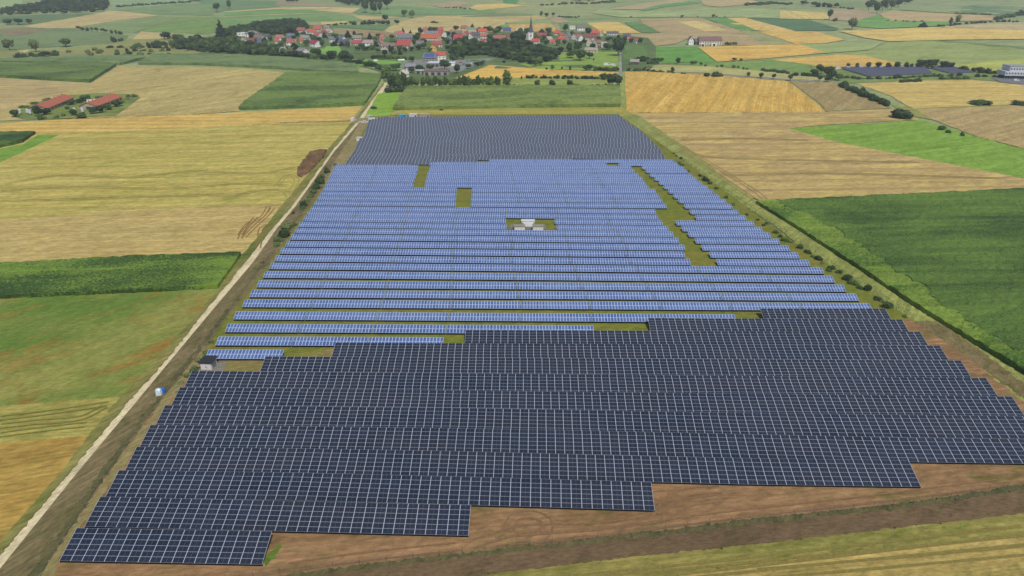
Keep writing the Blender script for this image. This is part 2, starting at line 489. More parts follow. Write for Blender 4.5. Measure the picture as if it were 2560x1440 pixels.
 ('wheat_field', (208, 172, 92), 0.15, 12, [(1138, 196), (1225, 163), (1340, 172), (1548, 182), (1549, 189), (1400, 190), (1210, 200)]),
 ('meadow', (142, 152, 84), 0.05, 0, [(1180, 200), (1400, 190), (1549, 189), (1552, 217), (1180, 219)]),
 ('road', (146, 146, 140), 0.0, 0, [(1545.5, 196), (1555.5, 196), (1553.5, 150), (1553, 122), (1549.5, 122), (1548, 150)]),
 ('track', (140, 152, 88), 1.5, 0, [(1549, 284), (1566, 284), (1561, 180), (1551, 180)]),
 # left side, village to farm
 ('rough_grass', (140, 144, 92), 0.1, 0, [(0, 128), (120, 126), (275, 110), (330, 100), (460, 96), (520, 130), (460, 142), (350, 144), (0, 152)]),
 ('stubble_field', (196, 184, 136), 0.1, 0, [(0, 133), (78, 126), (60, 134), (0, 143)]),
 ('stubble_field', (180, 160, 114), 0.1, 14, [(0, 196), (225, 209), (300, 165), (330, 168), (250, 240), (150, 250), (0, 302)]),
 ('stubble_field', (178, 162, 108), 0.95, 22, [(225, 212), (296, 167), (480, 168), (640, 174), (718, 183), (600, 262), (600, 278), (530, 284), (290, 294), (0, 303), (0, 280), (120, 245)]),
]
for i, (nm, c, ang, tram, poly) in enumerate(FAR):
    if nm in ('green_field', 'stubble_field', 'wheat_field') and c is not None:
        c2 = lite(c, 1.10); c3 = lite(c, 0.90)
    else: c2, c3 = lite(c, 1.08), lite(c, 0.9)
    sheet(nm, poly, fmat(c, c2, ang, tram, c3, 0.30))

# ---- nearer ground
NEAR = [
 ('wheat_field', (204, 166, 84), (212, 178, 100), 1.22, 14, (196, 156, 78), [(1561, 180), (1640, 180), (1770, 188), (1972, 204), (2062, 277), (2058, 281), (1567, 283)]),
 ('stubble_field', (158, 140, 98), (168, 150, 104), 1.0, 20, None, [(1975, 204), (2090, 206), (2228, 271), (2065, 279), (2052, 262)]),
 ('stubble_field', (200, 176, 106), (210, 186, 116), 0.05, 22, (190, 164, 100), [(2140, 210), (2300, 202), (2430, 200), (2600, 217), (2600, 268), (2280, 272), (2226, 240)]),
 ('meadow', (142, 146, 82), (150, 150, 88), 0.05, 0, None, [(2226, 262), (2285, 272), (2600, 258), (2600, 272), (2330, 300), (2270, 290)]),
 ('stubble_field', (172, 150, 106), (180, 160, 112), 0.6, 18, None, [(2290, 274), (2600, 263), (2600, 382), (2440, 342), (2335, 302)]),
 ('stubble_field', (190, 166, 108), (176, 152, 108), 0.03, 16, (204, 182, 112), [(1560, 284), (2065, 281), (2230, 273), (2300, 300), (2080, 312), (1985, 321), (2075, 348), (2600, 452), (2600, 484), (1908, 505), (1860, 492), (1700, 372)]),
 ('meadow', (124, 158, 64), (132, 164, 72), 0.4, 0, (114, 148, 60), [(1970, 321), (2200, 309), (2300, 300), (2450, 345), (2600, 385), (2600, 455), (2090, 356)]),
 ('track', (140, 148, 82), (150, 154, 90), 0.9, 0, (128, 136, 76), [(1545, 284), (1590, 286), (1720, 372), (1890, 505), (1960, 552), (2105, 650), (2300, 780), (2700, 1030), (2700, 1110), (2420, 912), (2270, 800), (2050, 660), (1950, 575), (1800, 475), (1660, 385)]),
 ('grass_strip', (168, 160, 80), (156, 152, 78), 0.0, 0, None, [(975, 292), (990, 277), (1250, 273), (1555, 269), (1582, 286), (1545, 292), (975, 300)]),
 ('meadow', (136, 170, 68), (128, 162, 62), 0.4, 0, None, [(912, 292), (932, 258), (945, 235), (1003, 231), (985, 276), (972, 293)]),
 ('wheat_field', (204, 172, 98), (212, 182, 106), 0.0, 12, (190, 160, 90), [(0, 309), (150, 300), (300, 294), (530, 285), (906, 267), (880, 300), (620, 318), (400, 326), (100, 336), (0, 334)]),
 ('stubble_field', (182, 166, 92), (190, 176, 102), 0.06, 18, (164, 160, 82), [(0, 333), (100, 335), (400, 325), (880, 300), (892, 300), (822, 378), (740, 478), (706, 514), (560, 520), (300, 530), (0, 556)]),
 ('meadow', (110, 150, 60), (124, 156, 66), 0.1, 0, None, [(0, 374), (60, 362), (96, 338), (150, 338), (60, 380), (0, 408)]),
 ('stubble_field', (190, 170, 112), (182, 160, 104), 0.06, 0, None, [(0, 553), (300, 528), (560, 518), (708, 512), (664, 578), (606, 640), (300, 650), (0, 667)]),
 ('meadow', (112, 130, 60), (146, 142, 74), 0.35, 0, (146, 112, 56), [(0, 750), (250, 738), (546, 726), (410, 892), (306, 998), (0, 1020)]),
 ('stubble_field', (172, 160, 92), (158, 152, 80), 0.08, 20, (130, 134, 66), [(0, 1018), (306, 996), (228, 1096), (0, 1114)]),
 ('stubble_field', (172, 144, 78), (164, 134, 70), 0.3, 0, (182, 156, 86), [(-120, 1120), (0, 1112), (228, 1092), (170, 1180), (0, 1380), (-120, 1500)]),
 ('grass_verge', (122, 124, 68), (142, 136, 82), 0.9, 0, (96, 110, 52), [(-120, 1520), (0, 1360), (160, 1175), (222, 1092), (300, 998), (404, 890), (545, 727), (590, 660), (660, 575), (700, 520), (738, 478), (822, 372), (890, 296), (940, 232), (958, 208), (962, 208), (896, 300), (828, 382), (728, 521), (678, 576), (614, 657), (512, 781), (419, 900), (326, 1002), (164, 1197), (0, 1392), (-60, 1470)]),
]
m_meadow_c = field_mat('wild_meadow', (100, 126, 54), (144, 144, 76), 0.5, patch=0.022, fine=1.6, c3=(150, 112, 54), streak=False, contrast=1.3)
for nm, c1, c2, ang, tram, c3, poly in NEAR:
    if c1 == (112, 130, 60): sheet(nm, poly, m_meadow_c, rag=1.0); continue
    sheet(nm, poly, fmat(c1, c2, ang, tram, c3, 0.32, patch=0.02, fine=1.0), rag=1.0)
# embankment between road and fence, far and near
m_pvgrass = field_mat('solar_farm_grass', (116, 124, 46), (126, 120, 58), 0.0, patch=0.03, fine=1.6, c3=(100, 118, 42), streak=False)
m_pvdirt = field_mat('bare_brown_earth', (140, 110, 80), (152, 120, 88), 0.12, patch=0.03, fine=1.2, c3=(118, 106, 64), streak=True)
m_bank = field_mat('dry_embankment', (128, 114, 86), (116, 106, 76), 1.05, patch=0.03, fine=1.6, c3=(100, 96, 62), streak=True)
m_pale = field_mat('trodden_pale_grass', (148, 136, 96), (134, 126, 80), 0.9, patch=0.05, fine=1.6, c3=(158, 140, 104), streak=False)
m_till = field_mat('tilled_reddish_soil', (106, 88, 66), (118, 98, 74), 0.12, patch=0.05, fine=2.0, c3=(96, 84, 60), streak=False)
m_ditch = field_mat('ditch_weeds', (88, 88, 58), (108, 102, 70), 1.0, patch=.12, fine=2.2, c3=(76, 82, 50), streak=False)
m_strip = field_mat('mown_grass_strip', (120, 120, 62), (152, 142, 82), 0.13, patch=0.04, fine=1.4, c3=(104, 114, 52), streak=True)
m_straw = field_mat('pale_straw_stubble', (176, 154, 96), (166, 148, 88), 0.13, patch=0.05, fine=2.0, c3=(146, 134, 78), streak=True)
sheet('embankment', [(-60, 1530)] + [(x + 0, y) for x, y in ROAD_R[1:] if True] + [(967, 208), (972, 230), (935, 296), (985, 296), (985, 306), (915, 306), (885, 370), (862, 414), (838, 412), (745, 560), (672, 652), (560, 800), (500, 880), (400, 1005), (266, 1185), (86, 1440), (0, 1545)] if False else
      [(-60, 1540), (0, 1428), (196, 1183), (348, 1000), (432, 898), (530, 780), (633, 658), (692, 574), (738, 519), (836, 380), (907, 298), (930, 292), (985, 292), (988, 308), (918, 312), (888, 375), (864, 414), (846, 414), (760, 556), (690, 655), (590, 800), (520, 900), (470, 960), (330, 1150), (120, 1445), (60, 1540)], m_bank)
sheet('grass', [(430, 1010), (506, 890), (566, 800), (660, 680), (745, 560), (838, 425), (850, 412), (905, 300), (990, 288), (1545, 286), (1700, 395), (1960, 590), (2300, 815), (2100, 960), (700, 960)], m_pvgrass)
sheet('ground', [(40, 1540), (90, 1440), (270, 1190), (400, 1012), (470, 925), (520, 900), (640, 900), (720, 915), (1000, 900), (1900, 870), (2230, 830), (2270, 796), (2330, 830), (2430, 905), (2560, 1010), (2700, 1110), (2700, 1212), (2560, 1224), (1980, 1295), (1600, 1344), (1100, 1400), (800, 1440), (500, 1480)], m_pvdirt, rag=1.3)
sheet('grass_verge', [(88, 1500), (96, 1440), (274, 1188), (402, 1010), (500, 885), (512, 885), (478, 936), (424, 1012), (350, 1115), (262, 1238), (150, 1400), (130, 1470)], m_pale, rag=1.3)
sheet('grass_verge', [(800, 466), (838, 404), (880, 340), (905, 298), (930, 293), (986, 291), (987, 300), (918, 309), (888, 372), (864, 413), (848, 413), (814, 466)], m_pale, rag=1.0)
sheet('trodden_ground', [(556, 904), (714, 900), (840, 872), (834, 900), (660, 903), (652, 938), (558, 938)], field_mat('worn_grass', (140, 124, 82), (128, 124, 66), 0.1, patch=0.08, fine=1.8, c3=(150, 132, 92), streak=False), rag=1.2)
sheet('grass', [(652, 1408), (700, 1362), (704, 1372), (690, 1400), (664, 1418)], field_mat('weed_patch', (90, 118, 44), (104, 124, 52), 0, patch=0.1, streak=False), rag=1.3)
sheet('tilled_strip', [(300, 1560), (700, 1444), (1100, 1400), (1435, 1364), (1880, 1309), (2279, 1268), (2700, 1208), (2700, 1268), (2560, 1288), (1880, 1367), (1500, 1406), (1220, 1442), (900, 1500), (700, 1560)], m_till, rag=1.3)
sheet('grass_strip', [(700, 1560), (900, 1500), (1220, 1441), (1500, 1405), (1880, 1366), (2560, 1287), (2700, 1268), (2700, 1322), (2560, 1340), (1780, 1428), (1400, 1500), (1200, 1560)], m_strip, rag=1.3)
sheet('stubble_field', [(1200, 1560), (1400, 1500), (1780, 1427), (2560, 1339), (2700, 1320), (2700, 1600)], m_straw, rag=1.3)
# weedy ditch lines along the fences
sheet('ditch', [(62, 1500), (104, 1436), (180, 1325), (270, 1180), (330, 1095), (400, 1002), (460, 925), (505, 870), (575, 776), (568, 776), (496, 870), (450, 925), (388, 1003), (316, 1095), (254, 1180), (160, 1325), (76, 1436), (34, 1500)], m_ditch, rag=2.2)
sheet('ditch', [(600, 1468), (900, 1428), (1100, 1404), (1435, 1368), (1880, 1314), (2279, 1273), (2560, 1228), (2700, 1208), (2700, 1196), (2560, 1214), (2279, 1261), (1880, 1301), (1435, 1357), (1100, 1393), (900, 1417), (600, 1456)], m_ditch, rag=2.0)
sheet('ditch', [(2280, 806), (2330, 836), (2430, 905), (2560, 1002), (2700, 1106), (2700, 1070), (2560, 962), (2430, 866), (2340, 806)], field_mat('dead_grass_bank', (118, 106, 70), (132, 118, 82), .6, patch=.1, fine=2, c3=(92, 92, 56), streak=False), rag=1.5)
# gravel pads
m_gravel = field_mat('grey_gravel', (122, 120, 112), (134, 130, 122), 0, patch=0.2, fine=3, streak=False)
sheet('gravel_pad', [(490, 934), (506, 908), (566, 908), (560, 934)], m_gravel)
sheet('gravel_pad', [(1316, 548), (1326, 548), (1330, 575), (1308, 575)], m_gravel)
sheet('track', [(868, 303), (880, 298), (935, 294), (985, 294), (1000, 297), (960, 303), (905, 311), (880, 306), (700, 309), (700, 307)], m_pale, rag=1.3)
# wheel tracks pressed into crops, stubble and bare earth
def wheel_tracks(line, col, w=0.35, gap=1.9, k=None):
    P = [gp(*q) for q in line]
    # smooth
    S = []
    for i in range(len(P) - 1):
        p0, p1, p2, p3 = P[max(0, i - 1)], P[i], P[i + 1], P[min(len(P) - 1, i + 2)]
        for j in range(6):
            t = j / 6
            S.append(0.5 * ((2 * p1) + (p2 - p0) * t + (2 * p0 - 5 * p1 + 4 * p2 - p3) * t * t + (3 * p1 - p0 - 3 * p2 + p3) * t ** 3))
    S.append(P[-1]); LAYER[0] += 1; z = 0.03 + 0.004 * LAYER[0]; V = []; F = []
    for s in (-1, 1):
        for i, p in enumerate(S):
            d = (S[min(i + 1, len(S) - 1)] - S[max(i - 1, 0)]); d.z = 0; d.normalize(); n = Vector((-d.y, d.x, 0))
            c = p + n * gap / 2 * s; b = len(V)
            V += [(c.x - n.x * w / 2, c.y - n.y * w / 2, z), (c.x + n.x * w / 2, c.y + n.y * w / 2, z)]
            if i: F.append((b - 2, b, b + 1, b - 1))
    me = mesh('wheel_tracks', V, F, [TM.setdefault(col, plain('pressed_ground', col, .95, .05, vary=.2))])
    bm = bmesh.new(); bm.from_mesh(me); [q.normal_flip() for q in bm.faces if q.normal.z < 0]; bm.to_mesh(me); bm.free()
    tag(link('wheel_tracks', me), None, None, None, 'structure')
TM = {}
for ln in [[(682, 522), (668, 540), (640, 566), (610, 596)], [(672, 518), (655, 545), (622, 560), (600, 590)], [(690, 560), (655, 572), (650, 600), (646, 622)], [(640, 545), (610, 580), (600, 600)]]:
    wheel_tracks(ln, (140, 112, 70), .5, 1.6)
for ln in [[(10, 462), (160, 440), (320, 446), (480, 430), (640, 436), (735, 420)], [(0, 480), (200, 470), (420, 474), (600, 462), (720, 466)], [(690, 470), (720, 440), (742, 452), (728, 480)], [(560, 500), (640, 480), (705, 478), (724, 496)], [(0, 505), (260, 498), (560, 488)]]:
    wheel_tracks(ln, (158, 150, 82), .5, 2.2)
for ln in [[(1700, 376), (1780, 430), (1850, 476), (1885, 500)], [(1712, 372), (1800, 425), (1885, 478), (1912, 500)], [(1640, 330), (1700, 366), (1760, 392), (1900, 400), (2300, 408)], [(1700, 352), (1850, 348), (2020, 352)], [(1800, 440), (2100, 436), (2500, 448)]]:
    wheel_tracks(ln, (164, 144, 94), .6, 2.2)
for ln in [[(1180, 1366), (1260, 1340), (1330, 1326), (1480, 1322), (1640, 1300), (1720, 1262), (1800, 1250)], [(1272, 1330), (1285, 1300), (1325, 1290), (1365, 1306), (1362, 1340), (1320, 1358)], [(1240, 1360), (1500, 1336), (1800, 1296), (2100, 1262), (2500, 1212)], [(1640, 1296), (1670, 1262), (1720, 1235), (1800, 1228)], [(720, 1424), (900, 1398), (1140, 1372)]]:
    wheel_tracks(ln, (134, 106, 78), .4, 2.0)
for ln in [[(0, 1070), (90, 1060), (200, 1050), (262, 1020)], [(0, 1050), (120, 1036), (270, 1014)], [(0, 1092), (120, 1076), (215, 1066)]]:
    wheel_tracks(ln, (124, 128, 62), .5, 1.8)
for ln in [[(1300, 1470), (1600, 1440), (2000, 1396), (2560, 1330)], [(1400, 1460), (1700, 1440), (2100, 1400), (2600, 1352)], [(1900, 1440), (2200, 1414), (2600, 1378)]]:
    wheel_tracks(ln, (132, 122, 68), .6, 2.0)
# road
m_road = field_mat('chalk_gravel_road', (222, 208, 172), (210, 196, 160), 0.9, patch=0.06, fine=2.0, c3=(196, 184, 148), streak=False)
def road():
    L = [gp(*p) for p in ROAD_L]; Rr = [gp(*p) for p in ROAD_R]
    v = []; f = []; rs = random.Random(4)
    N = 0
    for k in range(len(L) - 1):
        n = max(2, int((L[k + 1] - L[k]).length / 2.5))
        for j in range(n + (k == len(L) - 2)):
            t = j / n
            a = L[k].lerp(L[k + 1], t); b = Rr[k].lerp(Rr[k + 1], t)
            w = (b - a).length
            a = a + (a - b) * rs.uniform(-.03, .04); b = b + (b - a) * rs.uniform(-.05, .06)
            v += [(a.x, a.y, 0.17), ((a.x + b.x) / 2, (a.y + b.y) / 2, 0.24), (b.x, b.y, 0.17)]
            N += 1
    for i in range(N - 1):
        p = 3 * i
        f += [(p, p + 1, p + 4, p + 3), (p + 1, p + 2, p + 5, p + 4)]
    tag(link('road', mesh('road', v, f, [m_road])), None, None, None, 'structure')
road()
# standing maize and tall crops
mz_near = maize_mat('maize_leaves', (64, 94, 38), (104, 134, 54), 0.5, 1.6)
mz_light = maize_mat('bright_maize_edge', (78, 114, 40), (132, 156, 60), 0.55, 1.4)
mz_mid = maize_mat('distant_maize', (90, 114, 54), (114, 136, 66), 0.5, 0.3)
mz_olive = maize_mat('olive_maize', (106, 126, 58), (130, 146, 74), 0.5, 0.3)
mz_far = maize_mat('far_maize', (104, 126, 76), (118, 138, 84), 0.5, 0.12)
MZB = [(1940, 508), (1960, 525), (1974, 530), (1980, 533), (2006, 539), (2020, 542), (2030, 548), (2044, 558), (2047, 563), (2065, 575), (2085, 578), (2098, 585), (2108, 593), (2110, 605), (2126, 608), (2152, 620), (2152, 629), (2169, 634), (2173, 645), (2194, 653), (2210, 656), (2211, 664), (2217, 671), (2232, 684), (2237, 692), (2256, 697), (2276, 707), (2278, 715), (2297, 719), (2314, 727), (2321, 742), (2317, 750), (2336, 757), (2336, 759), (2352, 777), (2364, 783), (2396, 792), (2391, 793), (2409, 806), (2408, 813), (2440, 823), (2430, 831), (2442, 832), (2469, 847), (2472, 854), (2490, 855), (2496, 861), (2501, 869), (2531, 887), (2524, 881), (2566, 896), (2558, 899), (2577, 915), (2584, 917), (2582, 931), (2594, 932), (2636, 934), (2644, 954), (2652, 959), (2700, 960)]
crop('maize_field', [(1940, 508), (2150, 498), (2600, 477), (2900, 465), (2900, 1010)] + MZB[:0:-1], mz_near, 1.8, 1.3, 'dark green maize field filling the right edge of the view', seed=3)
crop('maize_edge', [(1888, 510)] + MZB + [ (2700, 1020), (2556, 936), (2300, 778), (2100, 645), (1962, 556)], mz_light, 1.75, 1.1, 'bright green unripe maize edge beside the fence track on the right', seed=4)
crop('maize_field', [(0, 666), (300, 649), (604, 638), (588, 664), (546, 722), (300, 735), (0, 748), (-100, 752), (-100, 672)], maize_mat('patchy_maize', (66, 98, 38), (124, 152, 56), 0.75, 1.2), 1.5, 1.4, 'patchy green maize strip left of the gravel road', seed=5)
crop('maize_field', [(598, 276), (610, 262), (716, 186), (800, 185), (957, 190), (945, 215), (912, 264), (800, 269)], mz_mid, 2.6, 3, 'dark green maize field left of the road near the village', seed=6)
crop('maize_field', [(982, 276), (1018, 222), (1300, 219), (1549, 218), (1552, 268), (1300, 270), (1100, 274)], mz_olive, 2.6, 3, 'long green maize field between the solar park and the tree row', seed=7)
crop('maize_field', [(0, 161), (292, 165), (226, 207), (0, 194)], mz_mid, 2.8, 5, 'green maize field at the left edge above the barn farm', seed=8)
crop('maize_field', [(345, 162), (380, 139), (620, 142), (800, 155), (890, 164), (898, 186), (800, 181), (640, 170), (480, 163)], mz_far, 2.8, 5, 'long pale green maize strip below the village trees', seed=9)
crop('maize_field', [(80, 149), (350, 142), (372, 146), (300, 163), (0, 158), (0, 153)], mz_far, 2.8, 5, 'flat green maize strip left of the long one below the scrub', seed=10)
crop('maize_field', [(0, 337), (90, 336), (58, 358), (0, 372)], mz_near, 2.4, 3, 'small dark maize corner at the left edge under the golden field', seed=11)
# ------------------------------------------------------------------ solar tables
def panel_mat(name, glass, glass2, line, lw_u, lw_v, cells_u, cells_v, half, cellamt, rough, spec, hline=1.0, tint=None):
    t = NT(name, rough, spec)
    uv = t.t.nodes.new('ShaderNodeUVMap')
    sep = t.t.nodes.new('ShaderNodeSeparateXYZ')
    t.l(uv.outputs[0], sep.inputs[0])
    U, V = sep.outputs['X'], sep.outputs['Y']
    def dist(x, k=1.0):          # distance to nearest integer line, 0 on the line
        fr = t.math('FRACT', t.math('MULTIPLY', x, k) if k != 1 else x)
        return t.math('SUBTRACT', 0.5, t.math('ABSOLUTE', t.math('SUBTRACT', fr, 0.5)))
    lu = t.math('LESS_THAN', dist(U), lw_u)
    lv = t.math('LESS_THAN', dist(V), lw_v)
    lines = t.math('MAXIMUM', lu, lv)
    # per-module tone
    fl = t.t.nodes.new('ShaderNodeVectorMath'); fl.operation = 'FLOOR'
    t.l(uv.outputs[0], fl.inputs[0])
    wnz = t.t.nodes.new('ShaderNodeTexWhiteNoise'); wnz.noise_dimensions = '3D'
    t.l(fl.outputs[0], wnz.inputs['Vector'])
    big = t.noise(t.pos(0.1, (0.03, 0.11, 0.0)), 1.0, 3)
    tone = t.math('ADD', t.math('MULTIPLY', wnz.outputs['Value'], 0.45), t.math('MULTIPLY', big, 0.75))
    g1, g2 = lin(glass), lin(glass2)
    col = t.ramp(tone, [(0.3, g1), (0.85, g2)])
    if tint:
        tn = t.noise(t.pos(0.0, (0.035, 0.13, 0.0)), 1.0, 4, 0.7)
        tm = t.ramp(tn, [(0.40, (0, 0, 0)), (0.62, (1, 1, 1))])
        col = t.mix(t.math('MULTIPLY', tm, 0.55), col, lin(tint))
    # cell lines and half-cut line
    c = t.math('MAXIMUM', t.math('LESS_THAN', dist(U, cells_u), 0.06), t.math('LESS_THAN', dist(V, cells_v), 0.06))
    cm = t.math('MULTIPLY', c, cellamt)
    if half:
        hv = t.math('LESS_THAN', t.math('ABSOLUTE', t.math('SUBTRACT', t.math('FRACT', U), 0.5)), 0.008)
        cm = t.math('MAXIMUM', cm, t.math('MULTIPLY', hv, 0.3))
    L = lin(line)
    col = t.mix(cm, col, L)
    col = t.mix(lv, col, tuple(q * hline for q in L[:3]) + (1,))
    col = t.mix(lu, col, L)
    t.out(col)
    return t.m
m_dark = panel_mat('dark_panel', (18, 29, 47), (34, 45, 64), (180, 188, 202), 0.027, 0.040, 12, 6, True, 0.05, 0.22, 0.5, 0.55, (44, 44, 54))
m_dark_far = panel_mat('dark_panel_glare', (72, 83, 100), (86, 95, 110), (178, 186, 198), 0.045, 0.03, 12, 6, True, 0.05, 0.25, 0.6, 0.45, (78, 76, 90))  # dark panels again, glass lightened to paint in the glare at grazing view
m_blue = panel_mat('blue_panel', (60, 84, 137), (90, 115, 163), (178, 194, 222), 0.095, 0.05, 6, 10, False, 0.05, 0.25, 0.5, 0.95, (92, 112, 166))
m_steel = plain('galvanised_steel', (150, 152, 156), 0.5, 0.5, 0.6)
m_shade = plain('under_table_shade', (20, 24, 26), 0.8, 0.1)  # near-black colour that paints the shadow band beneath the tables
m_frame = plain('black_frame', (40, 42, 48), 0.5, 0.4)
m_back = plain('panel_backsheet', (60, 62, 70), 0.7, 0.3)

ORD = ['first', 'second', 'third', 'fourth', 'fifth', 'sixth', 'seventh', 'eighth', 'ninth', 'tenth', 'eleventh', 'twelfth', 'thirteenth',
       'fourteenth', 'fifteenth', 'sixteenth', 'seventeenth', 'eighteenth', 'nineteenth', 'twentieth']
def ordinal(n):
    if n < 20: return ORD[n]
    t, o = divmod(n + 1, 10)
    w = {2: 'twenty', 3: 'thirty'}[t]
    return w + '-' + ORD[o - 1] if o else {'twenty': 'twentieth', 'thirty': 'thirtieth'}[w]

def interp(line, x):
    for a, b in zip(line[:-1], line[1:]):
        if x <= b[0] or b is line[-1]:
            return a[1] + (b[1] - a[1]) * (x - a[0]) / (b[0] - a[0])

def solar_row(label, group, line, x0, x1, dark, nv=None, tables=None, h0=None):
    """a row of modules: front edge along the photo line between x0 and x1; split into tables"""
    h0 = h0 or (0.9 if dark else 1.05)
    nv = nv or (6 if dark else 2)
    mod = 1.07 if dark else 1.65
    colw = 2.0 if dark else 0.955
    tilt = R(17 if dark else 20)
    wd, wr = nv * mod * math.cos(tilt), nv * mod * math.sin(tilt)
    A = gp(x0, interp(line, x0), h0); B = gp(x1, interp(line, x1), h0)
    L = (B - A).length
    tl = tables or (36.0 if dark else 22.9)          # table length
    nt = max(1, round(L / tl))
    root = empty('solar_panel_row', (A.x, A.y, 0))
    tag(root, label, 'solar panels', group)
    gapm = 0.24 if not dark else 0.05
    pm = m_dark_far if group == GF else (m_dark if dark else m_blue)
    # anchor points follow the photo's line, so the row bends slightly with the ground
    P = []
    for i in range(nt + 1):
        f = i / nt
        q = B if i == nt else A.lerp(B, f)
        # pixel x of q on the front line
        d = q - Vector((0, 0, CAMH))
        fx = 1280 + PX * d.x / (d.y * CS - d.z * SN)
        fx = min(max(fx, x0), x1)
        P.append(gp(fx, interp(line, fx), h0))
    fr = MB(); tr = MB()
    for i in range(nt):
        a, b = P[i].copy(), P[i + 1].copy()
        d = (b - a); ln = d.length; d.normalize()
        if i > 0: a += d * gapm / 2
        if i < nt - 1: b -= d * gapm / 2
        n = Vector((-d.y, d.x, 0))
        ln = (b - a).length
        nu = max(1, round(ln / colw))
        up = Vector((0, 0, 1))
        c, e = b + n * wd + up * wr, a + n * wd + up * wr
        nrm = (b - a).cross(e - a).normalized() * (0.10 if dark else 0.06)
        o4 = [a, b, c, e]
        org = root.location
        top = [p - org for p in o4]; bot = [p - nrm - org for p in o4]
        v = top + bot
        f = [(0, 1, 2, 3), (7, 6, 5, 4), (0, 4, 5, 1), (1, 5, 6, 2), (2, 6, 7, 3), (3, 7, 4, 0)]
        me = mesh('panel_table', v, f, [pm, m_frame if dark else m_steel, m_back], [0, 2, 1, 1, 1, 1])
        uvl = me.uv_layers.new(name='UVMap')
        off = random.randint(0, 400)
        for k, (uu, vv) in enumerate(((0, 0), (nu, 0), (nu, nv), (0, nv))):
            uvl.data[k].uv = (uu + off, vv)
        link('panel_table', me, root)
        # added dark beam below the front edge, standing in for the under-table shadow
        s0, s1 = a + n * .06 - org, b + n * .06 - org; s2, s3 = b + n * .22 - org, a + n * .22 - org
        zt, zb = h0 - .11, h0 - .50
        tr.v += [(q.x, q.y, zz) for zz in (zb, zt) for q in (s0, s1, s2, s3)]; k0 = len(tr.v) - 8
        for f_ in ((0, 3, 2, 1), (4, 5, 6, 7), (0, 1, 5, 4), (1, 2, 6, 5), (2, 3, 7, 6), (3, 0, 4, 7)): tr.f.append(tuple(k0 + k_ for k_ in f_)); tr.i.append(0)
        # posts and rails below
        k = max(2, int(ln / 4.5))
        for j in range(k + 1):
            q = a.lerp(b, (j + 0.3) / (k + 0.6)) - org
            q.z = 0
            for t_, in ((0.18,), (0.82,)):
                pz = h0 + wr * t_ - 0.1
                w_ = q + n * wd * t_
                fr.box(w_.x - .07, w_.x + .07, w_.y - .07, w_.y + .07, -0.1, pz)
        for t_ in (0.15, 0.5, 0.85):
            q0, q1 = (a + n * wd * t_ - org), (b + n * wd * t_ - org)
            z = h0 + wr * t_ - 0.12
            fr.tube((q0.x, q0.y, z), (q1.x, q1.y, z), 0.06, seg=4)
    link('support_frame', fr.mesh('support_frame', [m_steel]), root)
    link('shade_beam', tr.mesh('shade_beam', [m_shade]), root)
    return root

GD, GB, GF = 'dark panel rows in the front block', 'light blue panel rows', 'dark panel rows of the far block'
# --- front dark block: front-edge lines read off the photo
D = [
    ([(148, 1402), (648, 1411)], 148, 655),
    ([(211, 1316), (780, 1330), (1171, 1339)], 211, 1171),
    ([(262, 1244), (850, 1252), (1100, 1260), (1637, 1276)], 262, 1637),
    ([(310, 1180), (780, 1185), (1100, 1191), (1615, 1205), (1880, 1211), (2303, 1217)], 310, 2303),
    ([(347, 1121), (780, 1125), (1300, 1132), (1780, 1143.7), (2279, 1155), (2720, 1161)], 347, 2700),
    ([(386, 1068), (1100, 1074), (1780, 1087), (2552, 1097), (2700, 1098)], 386, 2638),
    ([(425, 1019), (1500, 1032), (2565, 1044)], 425, 2565),
    ([(457, 975), (2497, 994)], 457, 2497),
    ([(647, 936), (2431, 947)], 647, 2431),
    ([(827, 899), (2376, 907)], 827, 2376),
    ([(1161, 865.6), (2325, 870)], 1161, 2325),
    ([(1627, 833), (2277, 837)], 1627, 2277),
    ([(1914, 808), (2234, 808)], 1914, 2234)]
DLAB = ['nearest short row of dark solar panels on the brown earth at bottom left',
        'second shortest dark panel row, directly behind the nearest one',
        'dark panel row ending halfway over the brown earth, third from the front',
        'fourth dark panel row from the front, ending over the brown earth on the right',
        'fifth dark panel row from the front, first to run out of view on right',
        'sixth dark panel row from the front, two before the one level with the tarpaulins',
        'seventh dark panel row from the front, just before the one level with the tarpaulins',
        'eighth dark panel row from the front, level with the blue and white tarpaulin pile',
        'dark panel row starting beside the small white transformer hut',
        'dark panel row starting right of the shortest light blue row',
        'dark panel row starting at the small grass gap behind the second light blue row',
        'dark panel row starting at the longer grass gap right of the third light blue row',
        'shortest and rearmost row of the dark front block, at the right fence']
for i, (ln, a, b) in enumerate(D):
    solar_row(DLAB[i], GD, ln, a, b, True)

# --- light blue field
LY = [897, 863, 830, 798, 767.5, 742.5, 718, 694, 672.5, 653, 634, 616.5, 599, 583, 567.5, 553, 540, 527, 513.5, 501, 489, 477, 466, 455, 445.5, 436.5, 428.5, 420.5, 413, 406]
RY = [899, 869, 838, 806, 777, 752, 729, 706, 684, 665, 646, 628, 610.6, 594.5, 580.6, 565.6, 551, 536.5, 522, 509, 497, 485, 474, 463, 453, 444, 433, 424, 415, 407.7]
def lb(y):      # left boundary of the blue field
    pts = [(897, 512), (863, 538), (830, 562), (798, 583), (767, 605.5), (742, 623.6), (718, 641), (694, 657), (672, 672.8), (653, 685.7), (634, 699), (616, 713), (599, 724.6), (583, 736), (567, 746), (553, 757), (527, 775), (500, 793), (480, 805), (455, 819), (430, 831), (413, 838), (400, 845)]
    return float(np.interp(-y, [-p[0] for p in pts], [p[1] for p in pts]))
